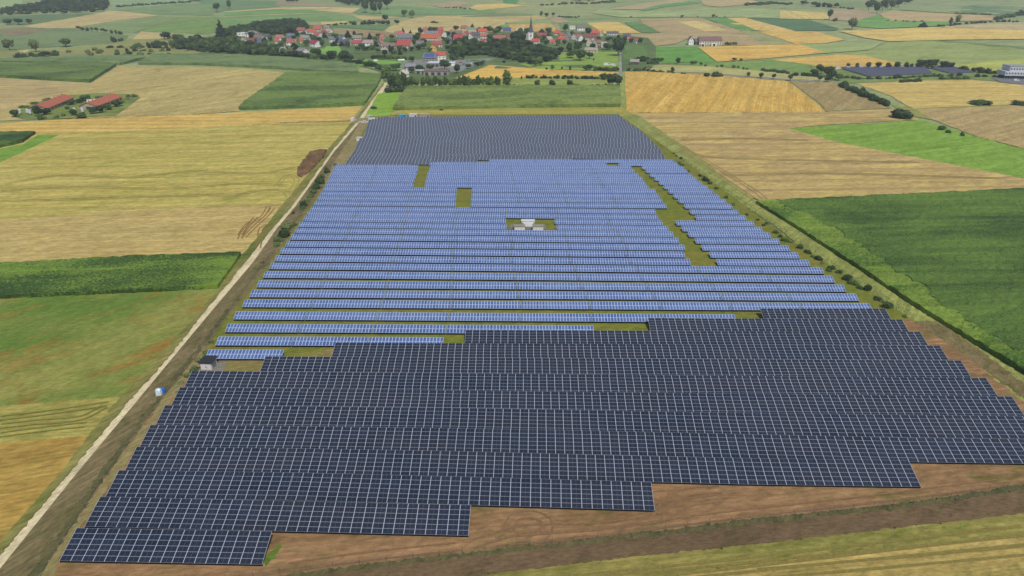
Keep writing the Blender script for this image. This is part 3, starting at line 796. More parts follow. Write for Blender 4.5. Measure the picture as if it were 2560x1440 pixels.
RX = {3: 1842, 4: 2182, 5: 2148, 6: 2116, 7: 2087.5, 8: 2060.6, 9: 2026, 10: 1999, 11: 1975.6, 12: 1951, 13: 1928, 14: 1907.5, 15: 1887, 16: 1867, 17: 1848.5, 18: 1832, 19: 1816.6, 20: 1800, 21: 1785, 22: 1771, 23: 1756, 24: 1743, 25: 1731.6, 26: 1720, 27: 1710, 28: 1696, 29: 1685.5}
RXS = {0: 703, 1: 1107, 2: 1485}
# holes per row: list of (x0, x1)
HOLE = {9: [(1727, 1795)], 10: [(1713, 1777)], 11: [(1713, 1757)], 12: [(1698, 1740)], 13: [(1684, 1723)], 14: [(1672, 1707)], 15: [(1657, 1692)], 16: [(1646, 1741)],
        17: [(1640, 1727)], 18: [(1667, 1712.7)], 19: [(1657, 1698)], 20: [(1648.5, 1686)], 21: [(1640, 1673)], 22: [(1622, 1661)], 23: [(1614, 1649.5)],
        24: [(1607, 1638)], 25: [(1597, 1627)], 26: [(1587, 1616)], 27: [(1579, 1606.7)], 28: [(1517, 1547)]}
for r in (14, 15): HOLE[r].insert(0, (1264 if r == 15 else 1266, 1387 if r == 15 else 1392))
for r, (a, b) in {18: (1138, 1176), 19: (1139, 1177), 20: (1140, 1178), 21: (1141, 1179), 22: (1032, 1061), 23: (1035, 1063), 24: (1038, 1066), 25: (1041, 1068), 26: (1044, 1072)}.items():
    HOLE[r].insert(0, (a, b))
LSTART = {28: 1074, 29: 1222}
HOLE[27].insert(0, (1044, 1074))
for r in range(30):
    x1 = RX.get(r, RXS.get(r))
    xl = lb(LY[r])
    xfull = RX.get(r, 2182)
    if r < 3: xfull = {0: 2330, 1: 2290, 2: 2250}[r]
    line = [(xl, LY[r]), (xfull, RY[r])]
    xs = LSTART.get(r, xl)
    segs = []; cur = xs
    for a, b in HOLE.get(r, []):
        segs.append((cur, a)); cur = b
    segs.append((cur, x1))
    n = len(segs)
    for k, (a, b) in enumerate(segs):
        o = ordinal(r)
        if n == 1:
            lab = 'unbroken light blue panel row across the field, %s blue row from the front' % o
            if r == 0: lab = 'shortest light blue panel row behind the white transformer hut'
            if r == 1: lab = 'light blue panel row ending at a small grass gap, second from the front'
            if r == 2: lab = 'light blue panel row ending at the longer grass gap, third from the front'
        else:
            end = b if k < n - 1 else None
            where = 'right of the long curved grass strip' if k == n - 1 else ('left of the long curved grass strip' if k == n - 2 else 'left of the white cabin clearing' if r in (14, 15) else 'left of the rectangular clearing')
            if k == n - 2 and n > 2: where = 'between the clearing and the long grass strip'
            if r == 28: where = ['left of the slot hole', 'right of the slot hole'][k]
            lab = '%s light blue row from the front, part %s' % (o, where)
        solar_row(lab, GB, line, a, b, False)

# --- far dark block
NF = 16
lft0, rgt0 = 412.5, 416.0
far_rows = [([(861, 417), (1025, 419)], 861, 1025), ([(866, 408.5), (1072, 412)], 866, 1072), ([(872, 400), (1200, 407)], 872, 1192), ([(878, 391), (1222, 401), (1430, 405)], 878, 1430),
            ([(883, 383), (1443, 397), (1663, 401)], 883, 1663)]
LXB = [(381, 883), (370, 889), (352, 897), (350, 907), (330, 913), (306, 921), (303, 984), (292, 990)]
RXB = [(398, 1662), (377, 1647), (354, 1622.7), (334.5, 1603), (310, 1567), (292.6, 1548)]
yl, yr = gp(883, 381).y, gp(1663, 398).y
yl1, yr1 = gp(984, 304).y, gp(1550, 295).y
rows_left = 11
def y_of(Y):                     # photo row of ground distance Y on the flat field
    t = (CAMH - 0.8) / Y
    th = math.atan(t) - PITCH
    return 720 + PX * math.tan(th)
for k in range(1, 13):
    f = k / 12.0
    a = y_of(gp(883, 381, .8).y + (gp(984, 305, .8).y - gp(883, 381, .8).y) * f)
    b = y_of(gp(1663, 398, .8).y + (gp(1550, 296, .8).y - gp(1663, 398, .8).y) * f)
    x0 = float(np.interp(-a, [-p[0] for p in LXB], [p[1] for p in LXB]))
    x1 = float(np.interp(-b, [-p[0] for p in RXB], [p[1] for p in RXB]))
    far_rows.append(([(880, a), (1660, b)], x0, x1))
for i, (ln, a, b) in enumerate(far_rows):
    lab = 'dark panel row of the far block, %s row behind the light blue field' % ordinal(i)
    if i == 0: lab = 'shortest dark row of the far block, left of the rectangular grass clearing'
    if i == len(far_rows) - 1: lab = 'rearmost dark panel row, beside the parked trailers at the far end'
    if i == 8:
        solar_row('narrower short end of a dark far row beside the small white kiosk', GF, ln, a, 968, True, nv=4)
        a = 970
    solar_row(lab, GF, ln, a, b, True)
# ------------------------------------------------------------------ trees and bushes
def leaf_mat(name, dark, light, k=None):
    t = NT(name, 0.8, 0.15)
    oi = t.t.nodes.new('ShaderNodeObjectInfo')
    nz = t.noise(t.pos(0, (0.55, 0.55, 0.55)), 1.0, 4, 0.7)
    f = t.math('ADD', t.math('MULTIPLY', oi.outputs['Random'], 0.55), t.math('MULTIPLY', nz, 0.6))
    return t.out(t.ramp(f, [(0.2, lin(dark)), (0.85, lin(light))]))
lf_green = leaf_mat('leaves_green', (54, 78, 44), (102, 126, 66))
lf_dark = leaf_mat('leaves_dark', (38, 58, 38), (74, 96, 56))
lf_con = leaf_mat('needles', (34, 52, 40), (52, 72, 50))
lf_olive = leaf_mat('leaves_olive', (84, 100, 58), (118, 132, 78))
lf_red = leaf_mat('leaves_copper', (52, 46, 46), (66, 56, 54))
bark = plain('bark', (86, 74, 60), 0.9, 0.1)

def crown_mesh(name, shape, seed, n, mat, leaf=0.085):
    """unit tall crown made of many small leaf clusters around a few uneven lobes"""
    r = random.Random(seed)
    lobes = []
    if shape == 'round':
        for i in range(r.randint(6, 9)):
            a = r.uniform(0, 6.28); q = r.uniform(0.05, 0.27)
            lobes.append((Vector((q * math.cos(a), q * math.sin(a), r.uniform(0.38, 0.80))), r.uniform(0.13, 0.24), r.uniform(0.9, 1.1)))
        lobes.append((Vector((0, 0, 0.62)), 0.30, 1.0))
    elif shape == 'tall':
        for i in range(9):
            z = 0.20 + 0.70 * i / 8
            w = 0.15 * math.sin(math.pi * (0.18 + 0.74 * i / 8)) + 0.03
            lobes.append((Vector((r.uniform(-.05, .05), r.uniform(-.05, .05), z)), w, 1.1))
    elif shape == 'cone':
        for i in range(9):
            z = 0.14 + 0.78 * i / 8
            lobes.append((Vector((r.uniform(-.01, .01), r.uniform(-.01, .01), z)), 0.22 * (1 - i / 8.6) + 0.025, 0.75))
    elif shape == 'bush':
        for i in range(r.randint(5, 8)):
            a = r.uniform(0, 6.28); q = r.uniform(0.0, 0.42)
            lobes.append((Vector((q * math.cos(a), q * math.sin(a), r.uniform(0.18, 0.55))), r.uniform(0.20, 0.36), 1.0))
    v = []; f = []
    # inner mass
    for c, rad, sz in lobes:
        rr = rad * 0.80; k0 = len(v); seg, rings = 7, 4
        v.append(tuple(c + Vector((0, 0, rr * sz))))
        for i in range(1, rings):
            ph = math.pi * i / rings
            for j in range(seg):
                th = 2 * math.pi * j / seg + i
                w = rr * r.uniform(0.8, 1.12)
                v.append(tuple(c + Vector((w * math.sin(ph) * math.cos(th), w * math.sin(ph) * math.sin(th), w * sz * math.cos(ph)))))
        v.append(tuple(c - Vector((0, 0, rr * sz))))
        for j in range(seg): f.append((k0, k0 + 1 + j, k0 + 1 + (j + 1) % seg))
        for i in range(rings - 2):
            for j in range(seg):
                a = k0 + 1 + i * seg + j; b = k0 + 1 + i * seg + (j + 1) % seg
                f.append((a, a + seg, b + seg, b))
        e = k0 + 1 + (rings - 1) * seg
        for j in range(seg): f.append((e, e - seg + (j + 1) % seg, e - seg + j))
    tot = sum(l[1] ** 2 for l in lobes)
    for c, rad, sz in lobes:
        for i in range(int(n * rad * rad / tot)):
            d = Vector((r.gauss(0, 1), r.gauss(0, 1), r.gauss(0, 1))).normalized()
            p = c + Vector((d.x, d.y, d.z * sz)) * rad * r.uniform(0.80, 1.14)
            if p.z < 0.03: p.z = 0.03
            nrm = (d + Vector((r.uniform(-.6, .6), r.uniform(-.6, .6), r.uniform(-.3, .8)))).normalized()
            u = nrm.orthogonal().normalized(); w = nrm.cross(u)
            s = leaf * r.uniform(0.55, 1.25)
            q = r.uniform(0, 3)
            a1 = u * math.cos(q) + w * math.sin(q); a2 = nrm.cross(a1)
            k0 = len(v)
            v += [tuple(p + a1 * s), tuple(p + a2 * s * .7), tuple(p - a1 * s * .9), tuple(p - a2 * s * .8)]
            f.append((k0, k0 + 1, k0 + 2, k0 + 3))
    return mesh(name, v, f, [mat])

def trunk_mesh(name, seed, h=0.5, rad=0.028):
    r = random.Random(seed); m = MB()
    a = Vector((0, 0, -0.02)); b = Vector((r.uniform(-.015, .015), r.uniform(-.015, .015), h * 0.6))
    m.tube(a, b, rad, rad * .75, 6)
    m.tube(b, b + Vector((0.02, 0.01, h * 0.5)), rad * .75, rad * .35, 6)
    for k in range(4):
        t = k * 1.6 + r.random()
        m.tube(b, b + Vector((math.cos(t) * .16, math.sin(t) * .16, h * .42)), rad * .5, rad * .2, 5)
    return m.mesh(name, [bark])

KINDS = {}
def variants(kind, shape, mat, n, leaf=0.085, cnt=4, th=0.5):
    KINDS[kind] = [(crown_mesh('crown', shape, 11 * i + len(kind), n, mat, leaf), trunk_mesh('trunk', i, th)) for i in range(cnt)]
variants('round', 'round', lf_green, 520, 0.06, 5)
variants('dark', 'round', lf_dark, 520, 0.06, 5)
variants('olive', 'round', lf_olive, 420, 0.055, 3)
variants('copper', 'round', lf_red, 420, 0.06, 2)
variants('tall', 'tall', lf_green, 480, 0.05, 4)
variants('darktall', 'tall', lf_dark, 480, 0.05, 3)
variants('cone', 'cone', lf_con, 480, 0.05, 2, 0.4)
variants('bush', 'bush', lf_dark, 420, 0.09, 5)
variants('gbush', 'bush', lf_green, 420, 0.09, 4)
variants('obush', 'bush', lf_olive, 380, 0.09, 3)
NAMES = {'round': 'broadleaf_tree', 'dark': 'broadleaf_tree', 'olive': 'broadleaf_tree', 'copper': 'copper_tree', 'tall': 'poplar_tree', 'darktall': 'poplar_tree', 'cone': 'conifer_tree', 'bush': 'bush', 'gbush': 'bush', 'obush': 'bush'}
# natural width of each unit-high shape
WID = {'round': 0.78, 'dark': 0.78, 'olive': 0.78, 'copper': 0.78, 'tall': 0.36, 'darktall': 0.36, 'cone': 0.46, 'bush': 1.15, 'gbush': 1.15, 'obush': 1.15}
HGT = {'bush': 0.78, 'gbush': 0.78, 'obush': 0.78}
SMALL = []; GARDEN = []
rt = random.Random(21)
def tree(x, y, w, h, kind, label, group=None):
    """base at photo place (x, y); w, h = size in photo pixels"""
    p = gp(x, y); m = mpp(p)
    p.z = terr(p.x, p.y)
    W, H = w * m / WID[kind], h * m / HGT.get(kind, 1.0)
    cm, tm = rt.choice(KINDS[kind])
    rz = rt.uniform(0, 6.28)
    isb = 'bush' in kind
    if isb:
        o = link(NAMES[kind], cm, None, p, rz)
        o.scale = (W, W, H)
    else:
        o = empty(NAMES[kind], p, rz)
        o.scale = (W, W, H)
        link('crown', cm, o); link('trunk', tm, o)
    tag(o, label, 'bush' if isb else 'tree', group)
    if NAMES[kind] == 'broadleaf_tree' and group: SMALL.append((w * h, o, cm, x, y))
    if group == 'garden trees among the village roofs': GARDEN.append((o, x, y, kind))
    return o
def belt(line, n, wr, hr, kinds, label, group, spread=3.0, seed=1):
    """trees scattered along a photo polyline"""
    r = random.Random(seed)
    seg = [math.hypot(b[0] - a[0], b[1] - a[1]) for a, b in zip(line[:-1], line[1:])]
    T = sum(seg)
    pts = []
    for i in range(n):
        d = T * (i + r.uniform(0.1, 0.9)) / n
        for k, s in enumerate(seg):
            if d <= s or k == len(seg) - 1: break
            d -= s
        a, b = line[k], line[k + 1]
        t = d / s
        pts.append((a[0] + (b[0] - a[0]) * t, a[1] + (b[1] - a[1]) * t + r.uniform(-spread, spread)))
    for x, y in pts:
        w = r.uniform(*wr); h = r.uniform(*hr)
        tree(x, y, w, h, r.choice(kinds), label, group)
def patch(poly, n, wr, hr, kinds, label, group, seed=1):
    r = random.Random(seed); P = poly
    xs = [p[0] for p in P]; ys = [p[1] for p in P]; k = 0; it = 0
    while k < n and it < 5000:
        it += 1
        x, y = r.uniform(min(xs), max(xs)), r.uniform(min(ys), max(ys))
        if not inside(np.array([x]), np.array([y]), P)[0]: continue
        tree(x, y, r.uniform(*wr), r.uniform(*hr), r.choice(kinds), label, group); k += 1
def wood_mat():
    t = NT('wood_leaves', 0.8, 0.15)
    a = t.noise(t.pos(0, (0.09, 0.09, 0.05)), 1.0, 2, 0.5); b = t.noise(t.pos(0, (0.5, 0.5, 0.5)), 1.0, 4, 0.7)
    f = t.math('ADD', t.math('MULTIPLY', a, 0.9), t.math('MULTIPLY', b, 0.35))
    return t.out(t.ramp(f, [(0.42, lin((36, 54, 38))), (0.62, lin((60, 82, 50))), (0.80, lin((92, 112, 66)))]))
m_wood = wood_mat()
def wood(name, poly, step, wr, hr, mats, label, seed=1):
    """far-off wood that reads as one mass: one object"""
    r = random.Random(seed)
    xs = [p[0] for p in poly]; ys = [p[1] for p in poly]
    src = [KINDS['dark'][i][0] for i in range(3)]
    V = []; F = []; n0 = 0
    gx = min(xs)
    arrs = []
    for s in src:
        a = np.empty(len(s.vertices) * 3, np.float32); s.vertices.foreach_get('co', a)
        arrs.append((a.reshape(-1, 3), [tuple(q.vertices) for q in s.polygons]))
    while gx < max(xs):
        gy = min(ys)
        while gy < max(ys):
            x, y = gx + r.uniform(-.5, .5) * step, gy + r.uniform(-.5, .5) * step * .4
            if inside(np.array([x]), np.array([y]), poly)[0]:
                p = gp(x, y); m = mpp(p)
                a, fs = r.choice(arrs)
                th = r.uniform(0, 6.28); W = r.uniform(*wr) * m / .78; H = r.uniform(*hr) * m
                c, s_ = math.cos(th), math.sin(th)
                b = np.empty_like(a)
                b[:, 0] = (a[:, 0] * c - a[:, 1] * s_) * W + p.x
                b[:, 1] = (a[:, 0] * s_ + a[:, 1] * c) * W + p.y
                b[:, 2] = (a[:, 2] - 0.15) * H + terr(p.x, p.y)
                V.append(b); F += [tuple(i + n0 for i in q) for q in fs]; n0 += len(b)
            gy += step * .4
        gx += step
    V = np.concatenate(V)
    o = link(name, mesh(name, V.tolist(), F, [m_wood]))
    tag(o, label, 'wood', None, 'stuff')


def hedge(line, n, wr, hr, kinds, label, spread=1.0, seed=1):
    """a hedge: shrubs grown together along a line, one object"""
    r = random.Random(seed)
    V = []; F = []; I = []; n0 = 0; mats = []
    L = [Vector((a[0], a[1])) for a in line]
    seg = [(b - a).length for a, b in zip(L[:-1], L[1:])]; T = sum(seg)
    for i in range(n):
        d = T * (i + r.uniform(0.1, 0.9)) / n
        for k, s in enumerate(seg):
            if d <= s or k == len(seg) - 1: break
            d -= s
        q = L[k].lerp(L[k + 1], d / s)
        p = gp(q.x, q.y + r.uniform(-spread, spread)); m = mpp(p); kind = r.choice(kinds)
        me = r.choice(KINDS[kind])[0]
        if me.materials[0] not in mats: mats.append(me.materials[0])
        mi = mats.index(me.materials[0])
        W, H = r.uniform(*wr) * m / WID[kind], r.uniform(*hr) * m / HGT.get(kind, 1.0)
        th = r.uniform(0, 6.28); c, s_ = math.cos(th), math.sin(th); z = terr(p.x, p.y)
        for v in me.vertices:
            V.append(((v.co.x * c - v.co.y * s_) * W + p.x, (v.co.x * s_ + v.co.y * c) * W + p.y, v.co.z * H + z))
        for q_ in me.polygons:
            F.append(tuple(j + n0 for j in q_.vertices)); I.append(mi)
        n0 += len(me.vertices)
    o = link('hedge', mesh('hedge', V, F, mats, I))
    return tag(o, label, 'hedge')

wood('distant_wood', [(52, 20), (110, 12), (120, 2), (180, -2), (255, 0), (274, 12), (272, 24), (180, 30), (60, 32), (0, 36), (0, 29)], 7, (9, 14), (9, 15), lf_dark, 'dark blue-green wood on the left skyline', 2)
wood('village_wood', [(560, 84), (600, 74), (640, 66), (700, 60), (745, 58), (762, 66), (770, 76), (740, 84), (700, 90), (650, 84), (600, 92), (548, 96)], 7, (12, 17), (14, 20), lf_dark, 'dark wood rising behind the left end of the village', 3)
wood('distant_wood', [(835, 2), (850, -6), (985, -6), (980, 8), (900, 14), (860, 14)], 7, (9, 13), (12, 18), lf_dark, 'blue-green wood at the top edge above the village', 4)
wood('distant_wood', [(1430, -4), (1490, -6), (1492, 4), (1435, 5)], 7, (8, 12), (8, 11), lf_dark, 'small dark wood at the top edge right of the village', 5)
wood('undergrowth', [(440, 124), (440, 108), (520, 100), (600, 108), (700, 122), (740, 134), (800, 146), (740, 145), (600, 137), (520, 132)], 9, (14, 20), (10, 15), lf_dark, 'dark undergrowth between the trees below the left half of the village', 7)
wood('undergrowth', [(1130, 118), (1180, 114), (1240, 108), (1320, 110), (1345, 118), (1400, 136), (1380, 152), (1330, 162), (1280, 152), (1230, 142), (1135, 140)], 9, (14, 20), (10, 16), lf_dark, 'dark undergrowth between the trees below the right half of the village', 8)
G1 = 'trees of the belt below the left half of the village'
belt([(430, 122), (520, 128), (600, 134), (700, 141), (800, 147), (880, 153)], 34, (16, 26), (14, 24), ['dark', 'round', 'dark'], 'broadleaf tree in the dense belt below the left half of the village', G1, 4, 3)
belt([(440, 108), (500, 112), (560, 116), (600, 124)], 18, (18, 26), (14, 22), ['dark', 'round', 'olive'], 'broadleaf tree in the dense belt below the left half of the village', G1, 6, 4)
patch([(560, 100), (620, 112), (700, 122), (720, 132), (640, 130), (560, 122)], 26, (14, 22), (13, 20), ['dark', 'round', 'olive'], 'broadleaf tree in the dense belt below the left half of the village', G1, 5)
patch([(600, 86), (690, 88), (770, 92), (760, 104), (690, 98), (620, 96)], 9, (12, 18), (11, 18), ['dark', 'round'], 'garden tree between the upper houses of the village', 'garden trees between the upper houses', 6)
G2 = 'scrub bushes on the rough slope left of the village'
belt([(38, 150), (80, 148), (105, 144), (140, 142)], 12, (12, 22), (9, 17), ['bush', 'dark', 'gbush'], 'scrub bush on the rough grass above the left maize strips', G2, 3, 7)
patch([(100, 138), (300, 118), (440, 116), (440, 138), (300, 142)], 34, (9, 20), (5, 11), ['gbush', 'obush', 'bush'], 'scrub bush on the rough grass above the left maize strips', G2, 8)
patch([(230, 118), (330, 118), (440, 108), (440, 124), (330, 124)], 18, (12, 22), (8, 15), ['bush', 'gbush'], 'scrub bush on the rough grass above the left maize strips', G2, 9)
for x, y, w, h, k, l in [
    (25, 127, 28, 30, 'olive', 'solitary pale tree nearest the left edge, by the maize'),
    (92, 132, 26, 34, 'olive', 'tall pale tree over the scrub clump, second from the left edge'),
    (165, 117, 30, 22, 'olive', 'broad olive tree standing on the edge of the grey-green field'),
    (20, 62, 22, 14, 'dark', 'dark tree left of the tan field, in a clump near the left edge'),
    (48, 62, 22, 16, 'dark', 'dark tree right of the clump near the left edge'),
    (76, 60, 16, 13, 'dark', 'small dark tree on its own left of the tan field tip'),
    (286, 106, 15, 13, 'bush', 'small bush beside the bend of the narrow field road'),
    (300, 104, 14, 9, 'bush', 'low bush right beside the bend of the narrow field road'),
    (543, 31, 17, 24, 'dark', 'lone dark tree left of the pair on the upper fields'),
    (574, 22, 13, 21, 'dark', 'lone narrow dark tree right of the pair on the upper fields'),
    (554, 96, 26, 46, 'cone', 'tall dark pointed conifer at the left end of the village wood'),
    (413, 100, 28, 20, 'dark', 'broad dark tree at the left end of the village belt'),
    (913, 33, 22, 32, 'dark', 'first of the tall dark trees in the row above the village'),
    (934, 35, 17, 27, 'dark', 'second of the tall dark trees in the row above the village'),
    (951, 35, 16, 30, 'dark', 'third of the tall dark trees in the row above the village'),
    (968, 24, 20, 30, 'dark', 'dark tree behind the row of tall trees above the village'),
    (1011, 41, 16, 17, 'round', 'left tree of the pair on the field above the village'),
    (1030, 44, 16, 18, 'round', 'right tree of the pair on the field above the village'),
    (965, 53, 18, 16, 'dark', 'round dark tree at the left end of the field hedge'),
    (994, 62, 14, 12, 'dark', 'dark tree at the right end of the field hedge'),
    (888, 62, 17, 8, 'bush', 'low round bush on the field left of the hedge'),
    (887, 96, 9, 19, 'darktall', 'dark slender tree standing above the middle roofs'),
    (1008, 86, 9, 18, 'cone', 'dark slim conifer behind the round red roof'),
    (1026, 84, 8, 9, 'cone', 'small dark conifer right of the slim one by the round red roof'),
    (1181, 72, 12, 13, 'cone', 'small dark conifer above the teal shed'),
    (1545, 141, 34, 47, 'dark', 'very large dark tree beside the village road at the right'),
    (1353, 34, 9, 6, 'bush', 'small bush left of the three trees above the church'),
    (1353, 41, 9, 10, 'dark', 'left of the three small dark trees above the church'),
    (1367, 43, 12, 11, 'dark', 'middle of the three small dark trees above the church'),
    (1383, 42, 10, 11, 'dark', 'right of the three small dark trees above the church'),
    (1414, 80, 16, 20, 'dark', 'dark round tree left of the white modern house on the rise'),
    (1470, 92, 20, 24, 'dark', 'dark round tree right of the white modern house on the rise'),
    (1403, 131, 20, 15, 'copper', 'dark purple-leaved tree below the village roofs'),
    (1423, 130, 14, 24, 'darktall', 'dark tall tree right of the purple-leaved one'),
    (1445, 131, 22, 28, 'dark', 'large dark tree in front of the white houses right of the church'),
    (1450, 152, 34, 29, 'round', 'big round tree on the meadow edge below the white houses'),
    (2073, 50, 16, 27, 'dark', 'tall dark tree on the upper right fields beside the gold strip'),
    (2086, 53, 12, 7, 'bush', 'low bush at the foot of the tall dark tree on the right'),
    (2129, 74, 28, 30, 'olive', 'airy pale tree at the tip of the long gold field'),
    (2307, 68, 22, 13, 'cone', 'dark conifer by the green meadow on the far right'),
    (2375, 63, 8, 20, 'tall', 'thin poplar left of the pair on the right meadow'),
    (2391, 62, 16, 26, 'olive', 'loose pale poplar right of the pair on the right meadow'),
    (1693, 161, 13, 17, 'dark', 'round tree on the lower edge of the bright green field'),
    (1730, 162, 12, 10, 'round', 'left small tree of the group on the green field edge'),
    (1738, 161, 10, 10, 'round', 'right small tree of the group on the green field edge'),
    (1752, 164, 8, 9, 'round', 'small tree next to the group on the green field edge'),
    (1763, 166, 8, 6, 'gbush', 'low bush at the right of the group on the green field edge'),
    (1793, 169, 6, 6, 'round', 'tiny tree left on the meadow below the gold field'),
    (1805, 168, 11, 7, 'round', 'small round tree below the gold field, beside the tiny one'),
    (1835, 153, 13, 9, 'dark', 'round dark bush-like tree on the gold field edge'),
    (1852, 152, 8, 6, 'dark', 'smaller dark tree on the gold field edge'),
    (1834, 170, 12, 8, 'round', 'left of four small trees on the meadow strip'),
    (1845, 171, 7, 7, 'round', 'second of four small trees on the meadow strip'),
    (1858, 175, 7, 8, 'round', 'third of four small trees on the meadow strip'),
    (1867, 175, 8, 6, 'round', 'fourth of four small trees on the meadow strip'),
    (1681, 182, 12, 14, 'dark', 'dark small tree above the large striped wheat field'),
    (1869, 193, 10, 13, 'dark', 'first roadside tree from the left, above the striped wheat field'),
    (1901, 196, 13, 15, 'dark', 'second roadside tree above the striped wheat field'),
    (1934, 198, 12, 14, 'dark', 'third roadside tree above the striped wheat field'),
    (1975, 203, 14, 18, 'dark', 'fourth roadside tree above the striped wheat field'),
    (2048, 204, 16, 17, 'dark', 'fifth roadside tree, where the road meets the dark grove'),
    (1768, 191, 22, 9, 'bush', 'left bush of the dark clump on the road above the wheat'),
    (1790, 192, 34, 12, 'bush', 'right bush of the dark clump on the road above the wheat'),
    (1708, 185, 14, 5, 'gbush', 'low hedge bush on the road left of the dark clump'),
    (1622, 178, 18, 16, 'olive', 'pale willow by the road near the brown shed'),
    (2246, 293, 66, 22, 'bush', 'big dark hedge clump at the end of the diagonal hedge'),
    (2452, 262, 58, 13, 'bush', 'low wide dark bush on the gold field edge at the right'),
    (2552, 264, 36, 13, 'bush', 'low wide dark bush cut by the right edge of the view'),
    (2352, 325, 22, 12, 'gbush', 'left of the low bushes above the bright green wedge'),
    (2372, 333, 16, 8, 'gbush', 'middle of the low bushes above the bright green wedge'),
    (2404, 341, 12, 10, 'bush', 'small round bush above the bright green wedge'),
    (1380, 219, 18, 20, 'dark', 'first round dark tree standing alone behind the long maize field'),
    (1343, 219, 16, 19, 'dark', 'pointed dark tree left behind the long maize field'),
    (1424, 219, 18, 19, 'dark', 'second round dark tree standing alone behind the long maize field'),
    (1304, 200, 5, 10, 'dark', 'tiny tree on the gold field left of the hedge pieces'),
    (1381, 176, 11, 15, 'round', 'round young tree on the meadow above the gold field'),
    (1405, 175, 7, 10, 'round', 'thin young tree on the meadow above the gold field'),
    (1425, 176, 6, 12, 'darktall', 'narrow dark tree on the meadow above the gold field'),
    (1366, 174, 8, 6, 'bush', 'low bush on the meadow above the gold field'),
    (1475, 142, 4, 7, 'dark', 'tiny tree on the meadow right of the big round tree'),
    (1484, 154, 5, 9, 'dark', 'tiny slender tree on the meadow right of the big round tree'),
    (1259, 158, 9, 7, 'dark', 'left dark bush-tree on the meadow above the gold field'),
    (1267, 218, 21, 44, 'tall', 'tallest poplar at the right end of the poplar row'),
    (932, 273, 18, 9, 'bush', 'dark bush beside the gravel road at the bright green lawn'),
    (818, 136, 6, 6, 'dark', 'tiny tree on the bright meadow in the village'),
    (909, 152, 5, 6, 'dark', 'tiny tree on the meadow above the white foil bales')]:
    tree(x, y, w, h, k, l)
# upper right groves
for x, y, w, h in [(2170, 27, 22, 26), (2192, 34, 20, 30), (2206, 26, 22, 28), (2228, 24, 20, 26), (2245, 18, 22, 24), (2262, 10, 22, 16), (2276, 6, 16, 10), (2180, 16, 20, 18), (2212, 14, 18, 20)]:
    tree(x, y, w, h, 'dark' if x % 4 else 'round', 'tall tree of the grove at the top right edge', 'trees of the top right grove')
G3 = 'dark trees in the hedge at the top right'
hedge([(1862, 13), (1900, 11), (1950, 9), (1980, 11)], 14, (12, 20), (4, 7), ['bush', 'gbush'], 'low dark hedge at the top right, left of the taller trees', 1.5, 12)
hedge([(2005, 12), (2030, 14), (2060, 17), (2100, 19)], 10, (10, 18), (6, 12), ['dark', 'bush'], 'dark hedge with taller trees at the top right before the gold strip', 1.5, 13)
G4 = 'low bushes along the far field edges'
hedge([(2100, 19), (2135, 24)], 5, (7, 10), (3, 4), ['bush'], 'short low hedge trailing off right of the top right hedge', 1, 14)
hedge([(2385, 36), (2430, 37), (2480, 38)], 8, (8, 16), (4, 6), ['gbush'], 'thin green hedge under the dark field at the upper right', .6, 15)
hedge([(2487, 50), (2520, 44), (2560, 38), (2600, 34)], 11, (12, 20), (7, 13), ['gbush', 'bush'], 'dense hedge rising to the right edge near the top', 1, 16)
hedge([(2340, 66), (2400, 62), (2450, 57), (2550, 54)], 16, (8, 15), (3, 6), ['gbush', 'bush'], 'long thin hedge over the gold field at the upper right', 1, 17)
hedge([(2215, 52), (2260, 54), (2310, 55)], 6, (5, 10), (3, 4), ['gbush'], 'thin hedge above the bright meadow at the upper right', 1, 18)
belt([(190, 73), (215, 76), (245, 79), (268, 82), (285, 84), (305, 86), (312, 87)], 10, (9, 12), (7, 10), ['dark', 'bush'], 'small dark tree of the row on the grey-green slope', 'row of small trees on the left slope', 1, 19)
hedge([(290, 18), (350, 14), (400, 10), (450, 7), (480, 6)], 26, (8, 14), (3, 6), ['bush', 'gbush'], 'long low hedge on the skyline left of the lone trees', .8, 20)
hedge([(0, 38), (45, 36), (120, 33), (270, 29)], 22, (10, 18), (5, 9), ['bush', 'dark'], 'hedge running in front of the dark wood at the top left', 1, 21)
hedge([(476, 3), (500, 3)], 4, (8, 12), (4, 5), ['dark'], 'tiny hedge clump at the top edge, upper left', .5, 22)
hedge([(714, 5), (745, 6)], 5, (8, 12), (6, 8), ['dark'], 'dark hedge clump at the top edge above the village wood', .5, 23)
hedge([(905, 60), (930, 60), (975, 60)], 12, (9, 14), (7, 10), ['bush', 'dark'], 'short dark field hedge above the village roofs', 1, 24)
hedge([(820, 64), (850, 63), (870, 60), (880, 58)], 7, (6, 10), (4, 7), ['bush', 'dark'], 'loose low hedge right of the small tan field above the red roofs', 1, 25)
hedge([(1076, 58), (1094, 58)], 3, (8, 12), (4, 5), ['bush'], 'small dark hedge islet in the tan field above the village', .5, 26)
hedge([(1110, 19), (1140, 20), (1180, 23)], 8, (5, 8), (2, 4), ['bush'], 'thin dotted hedge above the tan field at the top middle', .5, 27)
hedge([(1355, 14), (1395, 11), (1430, 9), (1470, 10), (1500, 8), (1540, 4)], 16, (10, 18), (3, 5), ['bush', 'gbush'], 'thin hedge on the far green fields above the church', .6, 28)
hedge([(1395, 43), (1440, 44)], 7, (7, 11), (3, 5), ['gbush', 'bush'], 'thin hedge right of the three trees above the church', .6, 29)
for x, w, h in [(1577, 5, 4), (1704, 9, 6), (1783, 9, 8), (1791, 5, 5), (1744, 4, 4), (1812, 4, 4), (1447, 5, 5)]:
    tree(x, 44, w, h, 'dark', 'tiny dark tree on the long field boundary at the upper right', 'tiny trees on the long boundary')
